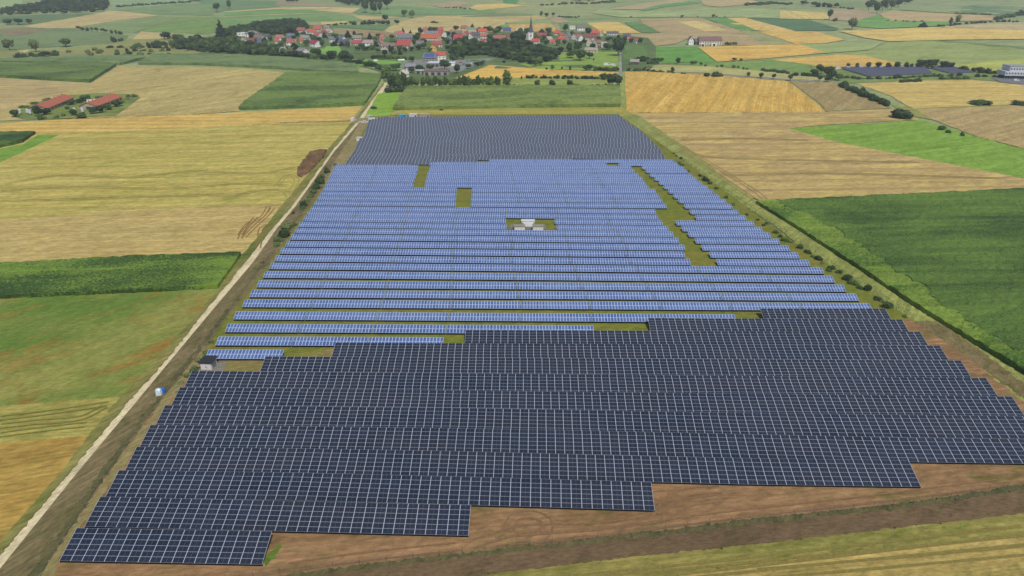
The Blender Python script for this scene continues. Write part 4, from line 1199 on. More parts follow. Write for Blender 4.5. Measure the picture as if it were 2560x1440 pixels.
# trees of the village
G5 = 'trees of the grove below the right half of the village'
patch([(1135, 112), (1180, 118), (1330, 118), (1330, 132), (1240, 140), (1130, 140)], 34, (16, 26), (16, 26), ['dark', 'round', 'dark', 'darktall'], 'broadleaf tree in the grove below the right half of the village', G5, 31)
patch([(1240, 140), (1330, 136), (1400, 140), (1480, 148), (1400, 155), (1340, 168), (1290, 160)], 24, (16, 24), (15, 23), ['dark', 'round'], 'broadleaf tree in the grove below the right half of the village', G5, 32)
patch([(1230, 100), (1262, 96), (1310, 104), (1330, 128), (1240, 122)], 12, (15, 24), (18, 28), ['dark'], 'broadleaf tree in the grove below the right half of the village', G5, 33)
G6 = 'garden trees among the village roofs'
EXTRA = [(640, 108), (660, 112), (676, 104), (712, 108), (735, 120), (765, 116), (806, 118), (742, 92), (760, 92), (785, 106), (1035, 112), (1040, 104), (1060, 112), (1112, 104), (1130, 104), (1135, 96), (1150, 112), (1165, 106), (1225, 100), (1232, 112), (1290, 104), (1305, 98), (1335, 98), (1358, 106), (1375, 98), (1412, 112), (1430, 96), (1460, 108), (1495, 110), (1520, 104), (1545, 104), (1480, 124), (870, 120), (940, 118), (915, 108), (835, 116), (975, 130), (1000, 128)]
for x, y in EXTRA + [(690, 84), (702, 118), (742, 124), (775, 102), (798, 106), (812, 96), (838, 96), (845, 108), (870, 95), (900, 97), (925, 100), (938, 108), (948, 95), (980, 100), (985, 112), (1045, 94), (1052, 88), (1075, 83), (1090, 82), (1120, 90), (1140, 78), (1118, 112), (1030, 128), (1045, 126), (1060, 124), (1075, 130), (1020, 120), (1198, 84), (1212, 80), (1225, 82), (1240, 88), (1246, 82), (1300, 90), (1318, 84), (1290, 88), (1355, 84), (1370, 84), (1365, 112), (1350, 108), (1395, 116), (1455, 95), (1488, 100), (1515, 126), (1525, 125), (1580, 108), (1600, 110), (880, 112), (905, 124), (915, 128), (930, 126), (945, 132), (895, 128), (962, 142), (985, 140), (1000, 138), (1012, 132), (980, 128), (855, 116), (1120, 128), (1127, 140), (1146, 124), (1168, 120), (1562, 104)]:
    tree(x, y, rt.uniform(12, 20), rt.uniform(11, 19), rt.choice(['dark', 'round', 'dark', 'round', 'dark', 'cone']), 'small garden tree standing between village roofs', G6)
belt([(862, 156), (885, 160), (905, 162), (940, 167), (955, 176)], 12, (14, 24), (9, 14), ['dark', 'bush', 'round'], 'dark bush between the meadow and the maize strip', 'dark bushes by the meadow', 2, 34)
belt([(760, 142), (800, 146), (835, 150)], 8, (14, 20), (8, 12), ['dark', 'bush'], 'dark bush between the meadow and the maize strip', 'dark bushes by the meadow', 2, 35)
tree(786, 140, 25, 18, 'dark', 'round dark tree right of the large white house on the meadow')
tree(856, 152, 24, 22, 'dark', 'dark tree at the lower edge of the bright village meadow')
belt([(930, 146), (960, 148), (1000, 148), (1015, 150)], 9, (12, 20), (8, 14), ['dark', 'gbush'], 'tree behind the white foil bales', 'trees behind the foil bales', 2, 36)
for x, y, w, h in [(1028, 156, 16, 15), (1112, 174, 30, 26), (1142, 184, 20, 24), (1075, 178, 22, 18), (1050, 180, 26, 18), (1030, 182, 20, 16), (990, 177, 26, 18), (1172, 172, 18, 12), (1190, 166, 18, 12), (1205, 164, 16, 12), (1132, 158, 20, 22), (1145, 150, 18, 24), (1155, 150, 16, 22)]:
    tree(x, y, w, h, 'dark', 'dark tree among the halls of the farmyard below the village', 'dark trees among the farmyard halls')
# poplar row
G7 = 'poplars of the row behind the long maize field'
rr = random.Random(9)
for i in range(24):
    x = 975 + i * 11.6 + rr.uniform(-2, 2)
    if abs(x - 1267) < 8: continue
    h = rr.uniform(22, 32) if x > 1010 else rr.uniform(30, 44)
    tree(x, 219 + rr.uniform(-1, 1) if x > 1005 else 218 + (x - 975) * .3, rr.uniform(12, 17), h, rr.choice(['tall', 'round', 'tall']), '%s tree from the left in the tall row behind the long maize field' % ordinal(i), G7)
tree(967, 196, 30, 34, 'round', 'broad tree at the corner of the gravel road and the poplar row')
belt([(960, 231), (985, 231), (1008, 229)], 6, (14, 22), (9, 13), ['bush'], 'dark bush at the end of the bright green lawn', 'bushes at the end of the lawn', 1.5, 37)
G8 = 'hedge pieces across the field behind the solar park'
hedge([(1315, 197), (1340, 196)], 5, (9, 13), (6, 10), ['bush', 'dark'], 'short hedge piece below the gold field, leftmost of three', 1, 38)
hedge([(1354, 197), (1398, 197)], 8, (9, 13), (5, 9), ['bush'], 'middle hedge piece below the gold field', 1, 39)
hedge([(1406, 197), (1445, 197), (1500, 199)], 13, (9, 15), (6, 10), ['bush', 'dark'], 'longest hedge piece below the gold field, right of the middle one', 1, 40)
belt([(1500, 198), (1550, 198)], 6, (11, 18), (10, 17), ['dark', 'bush'], 'bush of the broken hedge below the gold field', G8, 2, 41)
hedge([(1280, 218), (1330, 219)], 5, (9, 13), (5, 9), ['gbush', 'bush'], 'thin hedge behind the maize between poplars and round trees', 1, 42)
hedge([(1426, 219), (1480, 219), (1550, 220)], 15, (9, 16), (5, 11), ['bush', 'gbush'], 'hedge behind the right half of the long maize field', 1, 43)
for x, y, w, h in [(1530, 214, 26, 24), (1544, 216, 22, 26), (1535, 204, 22, 20)]:
    tree(x, y, w, h, 'dark', 'broad dark tree at the right end of the long maize field', 'broad trees at the right end of the long maize field')
belt([(1462, 177), (1480, 176)], 3, (14, 18), (12, 16), ['dark'], 'tree of the hedge left of the village road', 'hedge left of the village road', 1, 44)
hedge([(1485, 177), (1545, 177)], 10, (10, 16), (8, 11), ['gbush', 'bush'], 'green hedge left of the village road under the white trailer', 1, 45)
hedge([(1562, 177), (1590, 177), (1612, 178), (1650, 181), (1690, 183)], 15, (8, 14), (4, 8), ['bush', 'gbush'], 'low hedge along the road above the striped wheat field', .8, 46)
belt([(1578, 158), (1590, 152), (1615, 158), (1640, 160), (1655, 155), (1600, 148)], 16, (9, 15), (7, 12), ['dark', 'round', 'gbush'], 'tree around the brown shed below the village road', 'trees around the brown shed', 2, 47)
# right side: dark grove, tree row at the purple field, hedges
hedge([(1905, 177), (1935, 180), (1970, 184)], 9, (12, 18), (5, 9), ['bush'], 'dark hedge above the roadside trees, left piece', 1, 48)
hedge([(1985, 189), (2010, 190), (2040, 191)], 8, (12, 18), (6, 9), ['bush'], 'dark hedge joining the grove left of the purple field', 1, 49)
for x, y, w, h in [(2035, 190, 24, 18), (2052, 186, 24, 24), (2066, 192, 26, 26), (2080, 198, 24, 22), (2095, 202, 22, 16), (2068, 205, 20, 14)]:
    tree(x, y, w, h, 'dark', 'dark tree of the grove left of the purple field', 'grove left of the purple field')
for i, (x, w, h) in enumerate([(2119, 11, 15), (2142, 12, 15), (2169, 15, 16), (2194, 17, 18), (2219, 15, 16), (2242, 18, 18), (2265, 14, 17), (2277, 9, 14), (2302, 26, 23), (2328, 27, 24), (2358, 22, 20), (2374, 20, 16)]):
    tree(x, 172, w, h, 'dark', 'dark tree number %s from the left behind the purple field' % ['one', 'two', 'three', 'four', 'five', 'six', 'seven', 'eight', 'nine', 'ten', 'eleven', 'twelve'][i], 'dark trees behind the purple field')
hedge([(2400, 177), (2420, 179), (2450, 182), (2470, 183)], 9, (13, 18), (8, 14), ['dark', 'bush'], 'dark hedge right of the purple field', 1, 50)
hedge([(2475, 185), (2500, 185)], 4, (12, 16), (6, 13), ['bush', 'dark'], 'hedge end left of the white office building', 1, 51)
hedge([(2090, 195), (2130, 197), (2180, 199), (2260, 196), (2330, 192), (2400, 190)], 26, (10, 18), (4, 9), ['bush', 'gbush'], 'long hedge below the purple field', 1, 52)
hedge([(2248, 206), (2300, 205)], 8, (10, 16), (6, 10), ['bush'], 'short hedge on the verge above the long tan field, left piece', .8, 53)
hedge([(2345, 199), (2380, 199), (2420, 198)], 10, (9, 14), (6, 10), ['bush', 'gbush'], 'short hedge on the verge above the long tan field, right piece', .8, 54)
hedge([(2440, 192), (2510, 193), (2600, 196)], 10, (10, 16), (6, 9), ['bush'], 'hedge below the white office building', .8, 55)
hedge([(2100, 215), (2140, 232), (2180, 250), (2220, 267)], 22, (18, 26), (11, 16), ['bush'], 'thick diagonal hedge between the brown and the gold field', 1, 56)
# bushes along the gravel road
for i, (x, y, w, h, k) in enumerate([(817, 434, 18, 16, 'bush'), (804, 448, 16, 12, 'gbush'), (797, 462, 26, 22, 'bush'), (790, 474, 22, 18, 'bush'), (782, 484, 20, 12, 'gbush'), (778, 494, 20, 12, 'gbush'), (768, 505, 14, 8, 'gbush'), (764, 518, 22, 16, 'bush'), (757, 525, 18, 10, 'gbush'), (734, 536, 9, 8, 'bush'), (737, 566, 16, 12, 'obush'), (722, 572, 34, 16, 'obush'), (708, 592, 34, 24, 'bush'), (698, 604, 26, 14, 'gbush'), (690, 618, 18, 12, 'gbush'), (838, 416, 9, 8, 'gbush'), (884, 392, 6, 9, 'gbush')]):
    tree(x, y, w, h, k, '%s scrubby bush of the bank beside the gravel road, left of the panels' % ordinal(i), 'bushes on the bank beside the gravel road')
for x, y, w, h in [(487, 930, 26, 16), (470, 945, 22, 14), (500, 905, 20, 14), (455, 962, 18, 9), (530, 860, 16, 10), (560, 800, 14, 9), (445, 985, 14, 8), (515, 885, 18, 9), (592, 752, 12, 8), (640, 672, 16, 9), (655, 660, 14, 8)]:
    tree(x, y, w, h, 'obush', 'dry grey-green scrub on the ditch edge near the blue tarpaulins', 'dry scrub on the ditch edge')
# bushes along the right fence
_n = -1
for x, y, w, h, k in [(1684, 386, 6, 5, 'bush'), (1691, 392, 6, 6, 'bush'), (1702, 399, 9, 8, 'bush'), (1696, 410, 16, 8, 'gbush'), (1706, 416, 12, 7, 'gbush'), (1720, 430, 10, 6, 'gbush'), (1750, 443, 12, 7, 'bush'), (1764, 455, 20, 12, 'bush'), (1776, 460, 18, 7, 'bush'), (1790, 474, 12, 8, 'gbush'), (1815, 497, 14, 8, 'gbush'), (1832, 515, 14, 8, 'gbush'), (1868, 540, 10, 7, 'gbush'), (1895, 553, 12, 8, 'bush'), (1911, 566, 12, 8, 'bush'), (1918, 562, 12, 7, 'gbush'), (1942, 586, 18, 10, 'bush'), (1950, 594, 14, 10, 'bush'), (1963, 605, 20, 10, 'gbush'), (1978, 608, 14, 8, 'obush'), (2003, 624, 19, 13, 'bush'), (2022, 636, 22, 12, 'bush'), (2042, 650, 24, 13, 'bush'), (2035, 645, 16, 8, 'gbush'), (2056, 662, 14, 8, 'obush'), (2078, 676, 22, 14, 'bush'), (2096, 684, 18, 11, 'bush'), (2070, 680, 16, 8, 'gbush'), (2112, 702, 28, 18, 'bush'), (2132, 712, 26, 16, 'gbush'), (2150, 724, 18, 12, 'gbush'), (2163, 728, 24, 18, 'bush'), (2190, 750, 24, 12, 'bush'), (2223, 772, 32, 18, 'bush'), (2262, 796, 14, 9, 'gbush'), (2205, 757, 16, 8, 'obush')]:
    _n += 1
    tree(x, y, w, h, k, '%s bush, counted from the far end, in the row along the right fence' % ordinal(_n), 'bushes along the right fence')

def tufts(name, poly, n, size, mat, label, seed=1):
    """uncountable weeds and grass tufts: one object"""
    r = random.Random(seed); V = []; F = []
    W = [gp(*q) for q in subdiv_px(poly, 20)]; P = [(p.x, p.y) for p in W]
    xs = [p[0] for p in P]; ys = [p[1] for p in P]
    rs = np.random.RandomState(seed); m = n * 40
    X = rs.uniform(min(xs), max(xs), m); Y = rs.uniform(min(ys), max(ys), m)
    k = inside(X, Y, P); X, Y = X[k][:n], Y[k][:n]
    for x, y in zip(X, Y):
        s = size * r.uniform(.4, 1.5); b = len(V)
        V += [(x, y, s * .75)]
        g = r.randint(4, 6)
        for j in range(g):
            t = 6.283 * j / g + r.random(); q = s * r.uniform(.4, .9)
            V.append((x + q * math.cos(t), y + q * math.sin(t), r.uniform(0, s * .3)))
        for j in range(g): F.append((b, b + 1 + j, b + 1 + (j + 1) % g))
    o = link(name, mesh(name, V, F, [mat])); tag(o, label, 'weeds', None, 'stuff')
tf_g = leaf_mat('weed_leaves', (74, 84, 46), (112, 118, 66))
tf_b = leaf_mat('dry_grass', (108, 98, 66), (150, 136, 96))
tufts('weeds', [(62, 1500), (104, 1436), (270, 1180), (400, 1002), (505, 870), (640, 700), (745, 560), (830, 430), (815, 430), (735, 545), (600, 710), (480, 868), (374, 1003), (244, 1180), (66, 1436), (24, 1500)], 2600, .55, tf_g, 'weeds along the ditch between embankment and fence', 1)
tufts('dry_grass', [(0, 1470), (30, 1430), (196, 1190), (348, 1006), (432, 905), (530, 788), (633, 664), (738, 525), (800, 440), (780, 470), (640, 680), (500, 850), (380, 1000), (240, 1180), (70, 1430), (30, 1490)], 3200, .40, tf_b, 'dry grass tufts on the embankment beside the gravel road', 2)
tufts('weeds', [(600, 1468), (900, 1430), (1435, 1370), (1880, 1316), (2279, 1275), (2700, 1212), (2700, 1192), (2279, 1258), (1880, 1299), (1435, 1355), (900, 1415), (600, 1452)], 2200, .45, tf_g, 'weeds along the bottom wire fence', 3)
tufts('weeds', [(1240, 1446), (1500, 1408), (1880, 1370), (2560, 1290), (2700, 1272), (2700, 1262), (2560, 1282), (1880, 1360), (1500, 1398), (1220, 1434)], 1500, .40, leaf_mat('pale_weeds', (122, 122, 62), (160, 152, 88)), 'pale grass fringe between tilled strip and mown strip', 4)
tufts('weeds', [(2290, 808), (2430, 900), (2560, 995), (2700, 1100), (2700, 1060), (2560, 955), (2430, 862), (2340, 804)], 1500, .5, tf_b, 'dead grass tufts on the bank beside the right fence', 5)
tufts('weeds', [(1160, 1400), (1700, 1330), (2300, 1240), (2600, 1190), (2600, 1165), (2300, 1225), (1650, 1282), (1180, 1345)], 500, .28, tf_g, 'sparse weeds sprouting on the brown earth', 6)
tufts('weeds', [(1700, 400), (1800, 478), (1960, 586), (2120, 700), (2270, 800), (2290, 790), (2130, 690), (1970, 578), (1810, 470), (1710, 395)], 1800, .6, leaf_mat('track_weeds', (96, 112, 54), (130, 136, 74)), 'tall weeds along the right fence', 7)
tufts('clods', [(500, 1500), (1100, 1402), (1880, 1312), (2700, 1212), (2700, 1264), (1880, 1364), (1220, 1438), (1000, 1500)], 4500, .22, plain('soil_clods', (118, 92, 70), .95, .05, vary=.3), 'soil clods on the tilled strip', 8)
# ------------------------------------------------------------------ buildings
_bm = {}
HOUSES = []
def bmat(kind, c):
    if (kind, c) in _bm: return _bm[(kind, c)]
    if kind == 'roof':
        g_ = sum(c) / 3; c = tuple(v * .82 + g_ * .18 for v in c)
        t = NT('roof_tiles', 0.85, 0.15); A = lin(c)
        n = t.noise(t.pos(0, (0.8, 0.8, 0.8)), 1.0, 5, 0.7)
        m = t.out(t.ramp(n, [(0.3, tuple(v * .78 for v in A[:3]) + (1,)), (0.7, tuple(min(.9, v * 1.15) for v in A[:3]) + (1,))]))
    elif kind == 'wall': m = plain('plaster_wall', c, 0.9, 0.1, vary=0.06, scale=0.6)
    else: m = plain(kind, c, 0.5, 0.4)
    _bm[(kind, c)] = m
    return m
RED, ORG, PNK, BRN, GRY, NAVY, BLU, ROS, DRD = (184, 98, 84), (196, 112, 82), (178, 120, 104), (136, 114, 104), (132, 130, 130), (88, 92, 116), (112, 120, 162), (182, 80, 100), (160, 84, 78)
WHT, CRM, YEL, GRW = (248, 246, 240), (222, 214, 192), (228, 192, 116), (168, 164, 156)
m_win = plain('window_glass', (60, 66, 76), 0.2, 0.5, k=1.0)
m_door = plain('door_paint', (84, 70, 58), 0.6, 0.3)
m_chim = plain('chimney_brick', (130, 90, 78), 0.9, 0.1)
WINM = None
def window_mesh(w, h):
    m = MB(); m.box(-w / 2, w / 2, -0.03, 0.03, 0, h)
    return m.mesh('window', [m_win])
WIN = window_mesh(1.3, 1.4); WINS = window_mesh(1.0, 1.0)
def gable_house(x, y, w, wall, roof, label, yaw=0.0, depth=9.0, wh=4.8, rh=3.6, name='house', cat='house', win=True, solar=False, hip=False, L=None, chim=True, group=None, door=True):
    """x, y: photo place of the middle of its front foot; w: seen width in photo pixels.  The ridge runs along local x."""
    p = gp(x, y); m = mpp(p)
    a = R(yaw)
    Wm = w * m
    if L is None:
        L = max(5.0, (Wm - abs(math.sin(a)) * depth) / max(0.35, abs(math.cos(a)))) if abs(math.cos(a)) > 0.5 else depth * 1.25
        if abs(math.cos(a)) <= 0.5: depth = max(5.0, (Wm - abs(math.cos(a)) * L) / abs(math.sin(a)))
    cy = (abs(math.cos(a)) * depth + abs(math.sin(a)) * L) / 2
    o = empty(name, (p.x, p.y + cy, terr(p.x, p.y + cy) - 0.1), a)
    tag(o, label, cat, group); HOUSES.append((x, y, label))
    l, d = L / 2, depth / 2
    mw, mr = bmat('wall', wall), bmat('roof', roof)
    wv = [(-l, -d, 0), (l, -d, 0), (l, d, 0), (-l, d, 0), (-l, -d, wh), (l, -d, wh), (l, d, wh), (-l, d, wh), (-l, 0, wh + rh), (l, 0, wh + rh)]
    if hip: wf = [(0, 1, 5, 4), (1, 2, 6, 5), (2, 3, 7, 6), (3, 0, 4, 7)]
    else: wf = [(0, 1, 5, 4), (1, 2, 6, 9, 5), (2, 3, 7, 6), (3, 0, 4, 8, 7)]
    link('wall', mesh('wall', wv, wf, [mw]), o)
    e, t = 0.5, 0.22          # overhang, thickness
    k = rh / d
    hx = min(l * .55, d) if hip else -e
    rv = []
    for dz in (0.02, 0.02 + t):
        rv += [(-l - e, -d - e, wh - e * k + dz), (l + e, -d - e, wh - e * k + dz), (l - hx, 0, wh + rh + dz), (-l + hx, 0, wh + rh + dz), (l + e, d + e, wh - e * k + dz), (-l - e, d + e, wh - e * k + dz)]
    rf = [(6, 7, 8, 9), (9, 8, 10, 11), (3, 2, 1, 0), (5, 4, 2, 3), (0, 1, 7, 6), (4, 5, 11, 10)]
    if hip: rf += [(7, 10, 8), (11, 6, 9), (1, 4, 10, 7), (5, 0, 6, 11)]
    else: rf += [(1, 2, 8, 7), (2, 4, 10, 8), (5, 3, 9, 11), (3, 0, 6, 9)]
    ro = link('roof', mesh('roof', rv, rf, [mr]), o)
    if chim and rh > 1.5:
        c = MB(); c.box(l * .35 - .35, l * .35 + .35, -.9, -.3, wh + rh * .6, wh + rh + 0.9)
        link('chimney', c.mesh('chimney', [m_chim]), ro)
    if solar:
        c = MB(); z0, z1 = wh + rh * .12, wh + rh * .92
        n = Vector((0, -k, 1)).normalized() * .34
        q = [Vector((-l * .85, -d * .88, z0)), Vector((l * .85, -d * .88, z0)), Vector((l * .85, -d * .08, z1)), Vector((-l * .85, -d * .08, z1))]
        c.quad([v + n for v in q]); link('solar_panels', c.mesh('solar_panels', [m_blue_roof]), ro)
    if win:
        n = max(1, int(L / 3.4))
        for row in range(2 if wh > 4.2 else 1):
            for i in range(n):
                wx = -l + L * (i + .5) / n
                if row == 0 and i == n // 2 and door: continue
                link('window', WIN, o, (wx, -d - 0.02, 0.9 + row * 2.5 if wh > 4.2 else 1.0))
        for s in (-1, 1):
            for gy in (-d * .45, d * .45):
                link('window', WINS, o, (s * (l + 0.02), gy, 1.2 if wh < 4.2 else 3.4), R(90))
            if rh > 2.6 and not hip: link('window', WINS, o, (s * (l + 0.02), 0, wh + .5), R(90))
    if door:
        c = MB(); c.box(-.5, .5, -.04, .04, 0, 2.1)
        wx = -l + L * (max(1, int(L / 3.4)) // 2 + .5) / max(1, int(L / 3.4))
        link('door', c.mesh('door', [m_door]), o, (wx, -d - .03, 0.1))
    return o
m_blue_roof = plain('roof_solar_modules', (84, 96, 150), 0.2, 0.5)
H = gable_house
def flat_hall(x, y, w, wall, roof, label, depth=12, wh=4.5, yaw=0, name='hall', cat='hall', doors=0, win=0):
    p = gp(x, y); m = mpp(p); L = w * m; a = R(yaw)
    o = empty(name, (p.x, p.y + depth / 2, terr(p.x, p.y + depth / 2) - .1), a); tag(o, label, cat)
    l, d = L / 2, depth / 2
    c = MB(); c.box(-l, l, -d, d, 0, wh); link('wall', c.mesh('wall', [bmat('wall', wall)]), o)
    c = MB(); c.box(-l - .3, l + .3, -d - .3, d + .3, wh + .003, wh + .35); link('roof', c.mesh('roof', [bmat('roof', roof)]), o)
    for i in range(doors):
        c = MB(); c.box(-1.6, 1.6, -.05, .05, 0, 3.2); link('gate', c.mesh('gate', [m_win]), o, (-l + L * (i + .5) / doors, -d - .04, 0))
    for i in range(win):
        link('window', WIN, o, (-l + L * (i + .5) / win, -d - .02, wh * .5))
    return o

# village, left end
flat_hall(600, 92, 24, WHT, WHT, 'white flat-roofed house at the left end of the village', 10, 5.5, win=3, name='flat_roofed_house', cat='house')
H(629, 95, 30, WHT, GRY, 'white villa with a grey hipped roof beside the flat-roofed house', hip=True, depth=13, wh=6)
H(645, 103, 24, WHT, BRN, 'white house with a brown-grey roof below the grey villa', -12)
H(626, 110, 16, CRM, DRD, 'small house with a dark red roof left of the blue roof', wh=3.5)
H(646, 111, 15, CRM, BLU, 'small house with a blue solar roof seen at an angle', 35, wh=3.2, solar=True)
H(668, 99, 12, CRM, NAVY, 'small house with a slate roof right of the blue solar roof', 10, wh=4)
H(608, 112, 12, CRM, GRW, 'pale grey house half hidden by trees at the left end', -30)
H(690, 111, 15, CRM, RED, 'house with a bright red roof in front of the pale grey roof', 20, wh=4)
H(699, 103, 20, WHT, PNK, 'house with a pale grey-pink roof behind the bright red roof', -8)
H(724, 116, 14, WHT, RED, 'white house with a red roof left of the small red one', 0, wh=5.5)
H(736, 111, 9, CRM, ORG, 'tiny red-roofed house between two white houses', 0, wh=3)
H(727, 100, 20, GRW, (110, 122, 140), 'house with a blue-grey roof behind the twin red roofs', -10)
H(753, 110, 13, CRM, RED, 'red-roofed house in front of the cream gabled one', 15, wh=4)
H(762, 104, 24, CRM, (150, 148, 138), 'cream house with a light grey roof left of the magenta roof', -12)
H(786, 120, 27, WHT, (170, 58, 84), 'white gabled house with a magenta roof on the bright meadow', -32, depth=11, wh=5.5)
H(720, 80, 9, CRM, ORG, 'small orange-roofed house at the foot of the village wood', 30, wh=3.5)
H(732, 80, 8, CRM, (188, 92, 92), 'small rose-roofed house right of the orange one by the wood', 0, wh=3)
H(752, 84, 21, CRM, RED, 'long red-roofed house on the slope beside the village wood', -8)
H(768, 88, 10, WHT, RED, 'white house with a steep red roof below the long red one', 60, wh=5)
H(778, 88, 17, WHT, (206, 96, 70), 'white house with an orange-red roof left of the large red roof', 0)
H(793, 82, 19, CRM, RED, 'large house with a tall red roof at the top of the hillside group', 0, depth=14, wh=5, rh=6)
H(793, 98, 20, WHT, (176, 98, 88), 'white house with a dull red roof in front of the tall red roof', -20, wh=6)
H(808, 92, 9, CRM, (190, 80, 84), 'narrow red-roofed house right of the dull red roof', 70, wh=5)
H(817, 78, 14, CRM, (140, 132, 122), 'grey-brown roofed house at the right end of the hillside group', 0)
H(823, 84, 12, WHT, (176, 160, 150), 'pale pink-white house right end of the hillside group', -20, wh=3.5)
H(753, 142, 31, WHT, (142, 138, 134), 'large white house with a grey roof at the meadow edge', -30, depth=12, wh=6)
H(724, 141, 14, CRM, (128, 96, 90), 'low house with a brown roof left of the large white house', 0, wh=3.4)
H(705, 139, 8, WHT, (176, 176, 170), 'narrow white gable between trees left of the large white house', 80, wh=6)
# middle left
H(826, 108, 19, WHT, (116, 122, 130), 'white gabled house with a slate roof right of the magenta roof', 30)
H(853, 106, 18, WHT, (104, 112, 128), 'house with a slate roof and white dormer above the navy roof', -25)
H(858, 114, 28, CRM, NAVY, 'broad house with a navy blue roof beside the cream gable', -8, wh=3.8)
H(875, 115, 11, CRM, (150, 140, 126), 'cream gable facing the meadow right of the navy roof', 85, wh=4.6)
H(893, 115, 23, CRM, (186, 78, 86), 'house with a crimson roof left of the pinkish grey roof', -6, wh=3.6)
H(893, 104, 21, CRM, (146, 140, 132), 'house with a grey roof behind the crimson roof', 0)
H(920, 117, 25, WHT, (170, 146, 142), 'white house with a pinkish grey roof in the middle left', 0, wh=5)
H(955, 100, 10, CRM, (212, 112, 96), 'small house with a salmon roof among dark trees', -10, wh=3.4)
H(951, 116, 11, CRM, (180, 104, 112), 'small house with a rose roof left of the long brown roof', 40, wh=4)
H(972, 122, 34, CRM, (140, 120, 112), 'long low house with a brown roof left of the big barn', -6, wh=3.4, depth=11)
H(962, 131, 18, CRM, (176, 168, 148), 'low cream outbuilding at the upper edge of the village meadow', 0, wh=3, rh=1.6)
H(1001, 93, 21, CRM, (206, 92, 84), 'house with a round-looking salmon red hipped roof', 0, hip=True)
H(1012, 103, 42, GRW, (124, 124, 130), 'long barn with a grey slate roof behind the big red barn', -8, depth=13, wh=4.5, rh=4.5, name='barn', cat='barn')
H(1010, 124, 40, CRM, (186, 84, 74), 'big barn with a large red roof and cream gables', -10, depth=15, wh=5, rh=6, name='barn', cat='barn')
H(985, 111, 16, CRM, (166, 140, 136), 'low pinkish roofed shed left of the big red barn', 0, wh=3, rh=1.8)
# centre
H(1063, 84, 14, CRM, (190, 104, 88), 'house with a faded red roof at the upper village edge', -15)
H(1077, 104, 50, CRM, (200, 100, 66), 'very long barn with an orange-red roof in the village centre', -3, depth=15, wh=4.5, rh=5.5, name='barn', cat='barn')
H(1078, 93, 34, GRW, (128, 134, 142), 'long grey roofed shed just behind the orange-red barn', 0, wh=5)
H(1104, 96, 22, WHT, (192, 88, 80), 'white gabled house with a red roof at the end of the long barn', -28, depth=12, wh=6.5)
H(1100, 83, 14, CRM, (200, 88, 84), 'house with a bright red roof above the long barn', 0)
H(1086, 80, 8, CRM, (200, 110, 100), 'tiny red-roofed house above the long barn, left of the brighter one', 0, wh=3)
H(1050, 119, 19, CRM, (130, 122, 118), 'grey-brown roofed house left of the yellow gable', 0)
H(1092, 120, 26, CRM, (178, 92, 76), 'red-roofed house directly behind the yellow gable', 0, wh=5)
H(1084, 130, 17, YEL, (186, 90, 70), 'house with a bright yellow gable in the village centre', 88, depth=11, wh=6)
H(1097, 112, 13, CRM, (196, 168, 140), 'cream timbered gable above the yellow gable', 85, wh=6)
H(1075, 156, 38, GRW, (118, 130, 152), 'farm hall with a blue solar roof and white gable end', -14, depth=14, wh=5, rh=4.2, solar=True, name='farm_hall', cat='hall')
H(1100, 153, 28, WHT, (198, 92, 78), 'white farmhouse with red roof and central gable below the grove', 0, depth=11, wh=6.5)
H(1024, 175, 30, GRW, (140, 142, 148), 'grey roofed shed left of the flat white farm hall', 14, wh=3.5, rh=2.6, win=False)
flat_hall(1083, 168, 28, GRW, (206, 208, 214), 'flat white-roofed farm hall in front of the solar roof hall', 16, 4.2, doors=3)
flat_hall(1130, 166, 14, WHT, (224, 226, 232), 'small white flat hall right of the big dark tree', 10, 3.6)
flat_hall(1090, 189, 62, GRW, (134, 108, 98), 'long flat-roofed brown hall behind the poplar row', 18, 4, doors=4)
flat_hall(1052, 186, 26, GRW, (184, 186, 182), 'low pale grey hall behind the left poplars', 10, 3.4, doors=2)
H(1008, 196, 9, WHT, (206, 202, 186), 'narrow white hut among the left poplars', 70, wh=4, win=False)
H(1122, 112, 14, GRW, (130, 132, 136), 'tall grey roofed barn right of the yellow gable', 80, depth=10, wh=7, name='barn', cat='barn')
H(1129, 90, 10, WHT, (214, 130, 80), 'white house with an orange gable edge right of the long barn', 60, wh=5)
H(1144, 92, 22, WHT, (128, 118, 106), 'house with a brown-grey roof above the large red roof', -6)
H(1160, 76, 18, CRM, (176, 104, 96), 'low house with a dull red roof at the upper village edge', -20, wh=3.5)
flat_hall(1180, 77, 22, (160, 176, 170), (150, 172, 168), 'teal grey shed at the upper village edge', 12, 4)
H(1148, 106, 30, WHT, (190, 78, 76), 'white house with a large red roof right of the grey barn', -10, depth=12, wh=5, rh=5)
H(1165, 96, 13, CRM, (200, 84, 78), 'narrow red roof right of the large red roof', 70, wh=6)
H(1170, 116, 9, WHT, (190, 188, 180), 'small white gable below the large red roof', 80, wh=4)
# church side
H(1178, 99, 11, WHT, (150, 104, 100), 'white gable left of the slate roof beside the bright red roof', 75, wh=6)
H(1190, 98, 16, GRW, (98, 100, 104), 'house with a dark slate roof beside the bright red roof', 0, wh=6)
H(1190, 106, 22, WHT, (164, 160, 160), 'low white annex with a light grey roof under the slate roof', -8, wh=3, rh=1.8)
H(1206, 87, 21, CRM, (216, 92, 62), 'house with a glowing orange-red roof left of the church', 0, wh=5)
H(1211, 99, 20, CRM, (186, 110, 92), 'house with a faded red roof below the glowing orange one', 0, wh=5)
H(1210, 114, 14, WHT, (206, 66, 68), 'small white house with a bright scarlet roof at an angle', -30, wh=4)
H(1184, 112, 11, WHT, (220, 72, 50), 'small house with a vivid vermilion roof by the grove', 30, wh=3.4)
H(1173, 116, 8, WHT, (210, 208, 200), 'tiny white house left of the vermilion roof', -40, wh=4, win=False)
H(1250, 112, 34, CRM, (176, 108, 90), 'great farmhouse with a broad pink-red roof left of the church', -8, depth=15, wh=5, rh=7)
